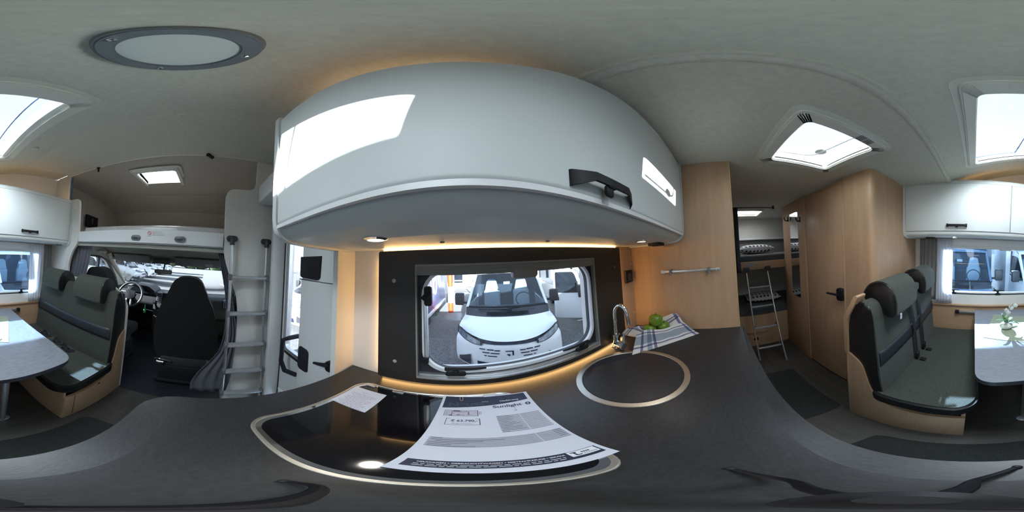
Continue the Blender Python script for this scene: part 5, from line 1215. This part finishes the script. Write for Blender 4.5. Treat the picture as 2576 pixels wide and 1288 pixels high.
        # seats behind the windscreen
        bm = newbm(); bx(bm, s*.42-.23, s*.42+.23, 2.15, 2.33, .95, 1.55, .06, 3); prism(bm, rpoly([(s*.42-.20, 1.5), (s*.42-.12, 1.86), (s*.42+.12, 1.86), (s*.42+.20, 1.5)], .06), 'y', 2.18, 2.30, .03); obj('seat', bm, seatc_m, t, **K)
    bm = newbm(); P = [(.42+.19*math.cos(2*PI*k/24), 1.62+.06*math.sin(2*PI*k/24), 1.36+.17*math.sin(2*PI*k/24)) for k in range(25)]; tube(bm, P, .014, 6); obj('steering_wheel', bm, black_m, t, **K)
    bm = newbm(); bx(bm, -.80, .80, 1.1, 1.55, 1.0, 1.26, .03); obj('cab_dashboard', bm, vplast_m, t, **K)
    bm = newbm(); bx(bm, -.86, .86, 2.44, 2.46, .4, 2.1); obj('cab_interior', bm, vplast_m, t, **K)
    bm = newbm(); bx(bm, -.07, .09, 1.66, 1.70, 1.76, 1.83, .01); obj('mirror', bm, seatc_m, t, **K)
    return t

def place(t, x, y, rz, label=None, cat=None):
    t.location = (x, y, GZ); t.rotation_euler = (0, 0, rz)
    if label: t['label'] = label
    if cat: t['category'] = cat
    return t
yaw = -math.radians(15)
vanA = place(make_van('white_van', 'white van parked face on behind the kitchen window', (1.02, 2.75, 5.9), covers=True), .66, 2.42, yaw)

# motorhome with an open cab door on the right
vanB = place(make_van('white_motorhome', 'white motorhome with an open cab door and dark side windows, outside', (1.13, 2.9, 6.6)), 4.05, 2.35, yaw)
bm = newbm(); prism(bm, rpoly([(0, .42), (0, 1.30), (.22, 1.92), (.30, 2.0), (.92, 2.02), (.98, 1.95), (.98, .42)], [.05, .05, .1, .1, .1, .1, .08]), 'x', -.06, .0, .012); od = obj('open_door', bm, paint_m, vanB, world=False)
bm = newbm(); prism(bm, rpoly([(.09, 1.27), (.28, 1.86), (.34, 1.93), (.88, 1.95), (.91, 1.90), (.91, 1.27)], .05), 'x', -.07, .006); obj('door_window', bm, vdark_m, od, world=False)
bm = newbm(); bx(bm, -.08, -.055, .82, .90, 1.02, 1.14, .01); obj('door_handle', bm, black_m, od, world=False)
bm = newbm(); bx(bm, -.28, -.08, .05, .17, 1.15, 1.55, .035, 3); obj('door_mirror', bm, vplast_m, od, world=False)
od.location = (-.97, 1.20, 0); od.rotation_euler = (0, 0, math.radians(55))
for y0, y1, z0, z1 in ((2.55, 2.85, 1.2, 1.95), (3.9, 4.3, 1.45, 2.05), (4.7, 5.2, 1.45, 2.1)):
    bm = newbm(); prism(bm, rrect(y0, y1, z0, z1, .05), 'x', -1.145, -1.12); obj('cabin_window', bm, vdark_m, vanB, world=False)
bm = newbm(); bx(bm, -1.137, -1.125, 2.5, 6.6, 1.20, 1.235); bx(bm, -1.137, -1.125, 3.1, 6.6, 2.2, 2.5); obj('side_decor', bm, mat('decor_grey', (.10, .105, .12), .4, nscale=9, namt=.05), vanB, world=False)
bm = newbm(); bx(bm, -1.14, -1.125, 3.05, 6.6, 1.25, 2.15); obj('side_panel', bm, mat('decor_midgrey', (.20, .21, .23), .4, nscale=9, namt=.05), vanB, world=False)
for s in (3.05, 3.85):
    bm = newbm(); bx(bm, -1.15, -1.12, s, s+.03, .45, 2.8); obj('side_moulding', bm, paint_m, vanB, world=False)

# dinette side
vanC = place(make_van('shade_painted_van', 'van with blue shade painted on, facing the dinette window between the sheer curtain and the orchid', (1.02, 2.75, 5.9), covers=True, grille='block', paint=mat('painted_blue_shade', (.09, .15, .22), .3, nscale=3, namt=.03, coat=.5)), .42, -3.05, PI)  # blue shade on this van is put into its paint colour
for u in (-.45, .45):
    bm = newbm()
    for k in range(4): bx(bm, u-.16, u+.16, .50+.02*k, .512+.02*k, 1.120+.006*k, 1.165+.006*k)
    obj('bonnet_vent', bm, black_m, vanC, world=False)
vanD = place(make_van('white_van', 'white van at the forward side of the dinette window', (1.02, 2.75, 5.9)), -2.32, -2.95, PI+.10)
# row of campers seen through the windscreen
camper = make_van('white_camper', 'nearest white camper of the row, cut off by the windscreen pillar', (1.12, 2.9, 6.5), alcove=True, grille='block')
place(camper, -9.3, -5.1, PI)
labs = ['white camper with dark front grille above the steering wheel, second of its row', 'white camper third of the row seen through the windscreen', 'white camper fourth of the row behind the inside mirror', 'farthest white camper of the row beyond the inside mirror']
for k in range(4):
    c = copy_tree(camper); place(c, -13.1-3.9*k, -5.1, PI, labs[k])
# campers parked out of sight whose shadows stripe the lane stand in the same row
# trailer with lettering, poles, building beyond the kitchen
tl = thing('show_trailer', 'blue trailer with white lettering behind the striped post', 'trailer', (-2.2, 7.2, GZ)); tl.rotation_euler = (0, 0, math.radians(-4.2))
bm = newbm(); bx(bm, -1.0, 1.05, -2.6, 2.0, .45, 2.7, .05); obj('body', bm, mat('trailer_blue', (.10, .12, .30), .35, nscale=6, namt=.15), tl, world=False)
bm = newbm()
for y, r, z in ((-1.1, .27, 1.55), (-.2, .30, 1.45), (.7, .26, 1.6)):
    a = circ(y, z, r, 20, r*1.3); b = circ(y, z, r-.09, 20, (r-.09)*1.25); ring(bm, a, b, 'x', 1.045, 1.06)
bx(bm, 1.045, 1.06, -.62, -.52, 1.2, 2.3); bx(bm, 1.045, 1.06, .28, .36, 1.7, 2.4); obj('lettering', bm, seatc_m, tl, world=False)
bm = newbm(); bx(bm, 1.045, 1.062, -2.5, -1.6, .7, 2.6); obj('red_panel', bm, mat('signal_red', (.62, .04, .05), .4, nscale=9, namt=.1), tl, world=False)
bm = newbm(); bx(bm, .95, 1.08, -2.6, 2.0, .35, .5, .02); obj('skirt', bm, paint_m, tl, world=False)
for y in (-1.2, .2):
    bm = newbm(); lathe(bm, [(.2, 0), (.33, .01), (.34, .08), (.33, .2), (.2, .21)], 24, (.84, y, .345), axis='x'); obj('wheel', bm, tyre_m, tl, world=False)
orange_m = mat('signal_orange', (.62, .06, .012), .45, nscale=9, namt=.06)
pl = thing('striped_post', 'orange and white striped post between the trailer and the van', 'post', (-.60, 7.9, GZ))
for z0, z1, n_, m__ in ((0, .5, 'orange_sleeve', orange_m), (.5, 1.3, 'white_sleeve', seatc_m), (1.3, 2.4, 'orange_sleeve', orange_m), (2.4, 3.2, 'white_sleeve', seatc_m)):
    bm = newbm(); tube(bm, [(0, 0, z0), (0, 0, z1)], .12, 16); obj(n_, bm, m__, pl, world=False)
bm = newbm(); bx(bm, -.30, -.17, .2, .5, .9, 3.1); obj('dark_pole', bm, vplast_m, pl, world=False)
st = thing('display_stand', 'white display stand with stepped shelves in the sun behind the post', 'stand', (.2, 10.6, GZ))
bm = newbm()
for k in range(6): bx(bm, -.8, .7, -.5+.12*k, -.35+.12*k, .5+.42*k, .56+.42*k)
obj('shelf', bm, paint_m, st, world=False)
bm = newbm()
for x in (-.8, .66): bx(bm, x, x+.05, -.4, .3, 0, 2.9)
obj('stand_frame', bm, rim_m, st, world=False)
bd = thing('sales_building', 'long pale building at the back of the lot behind the kitchen window', 'building', (-2, 17, GZ))
bm = newbm(); bx(bm, -14, 16, 0, 5, 0, 4.2); obj('wall', bm, mat('pale_render', (.60, .62, .64), .8, nscale=4, namt=.06), bd, world=False)
bm = newbm(); bx(bm, -14.4, 16.4, -.5, 5.4, 4.2, 4.6, .03); obj('roof', bm, dgrey_m, bd, world=False)
for k in range(9):
    bm = newbm(); bx(bm, -12+3*k, -10+3*k, -.04, .02, .6, 2.9); obj('window', bm, vdark_m, bd, world=False)
# white van seen through the slit of the entrance door window
vanH = copy_tree(vanA); place(vanH, -4.9, 2.6, -.0, 'white van seen through the slit of the entrance door window')
# hedge and hill at the far end of the lot
bm = newbm(); random.seed(2)
for k in range(40): ball(bm, (-42+random.uniform(-1, 1), -24+k*1.2, GZ+random.uniform(.5, 2.2)), random.uniform(1, 1.8), n=8)
h = obj('hedge', bm, mat('hedge_leaves', (.05, .09, .035), .8, nscale=6, namt=.5, bump=1, bscale=30)); tag(h, 'long green hedge at the far end of the lot', 'hedge')
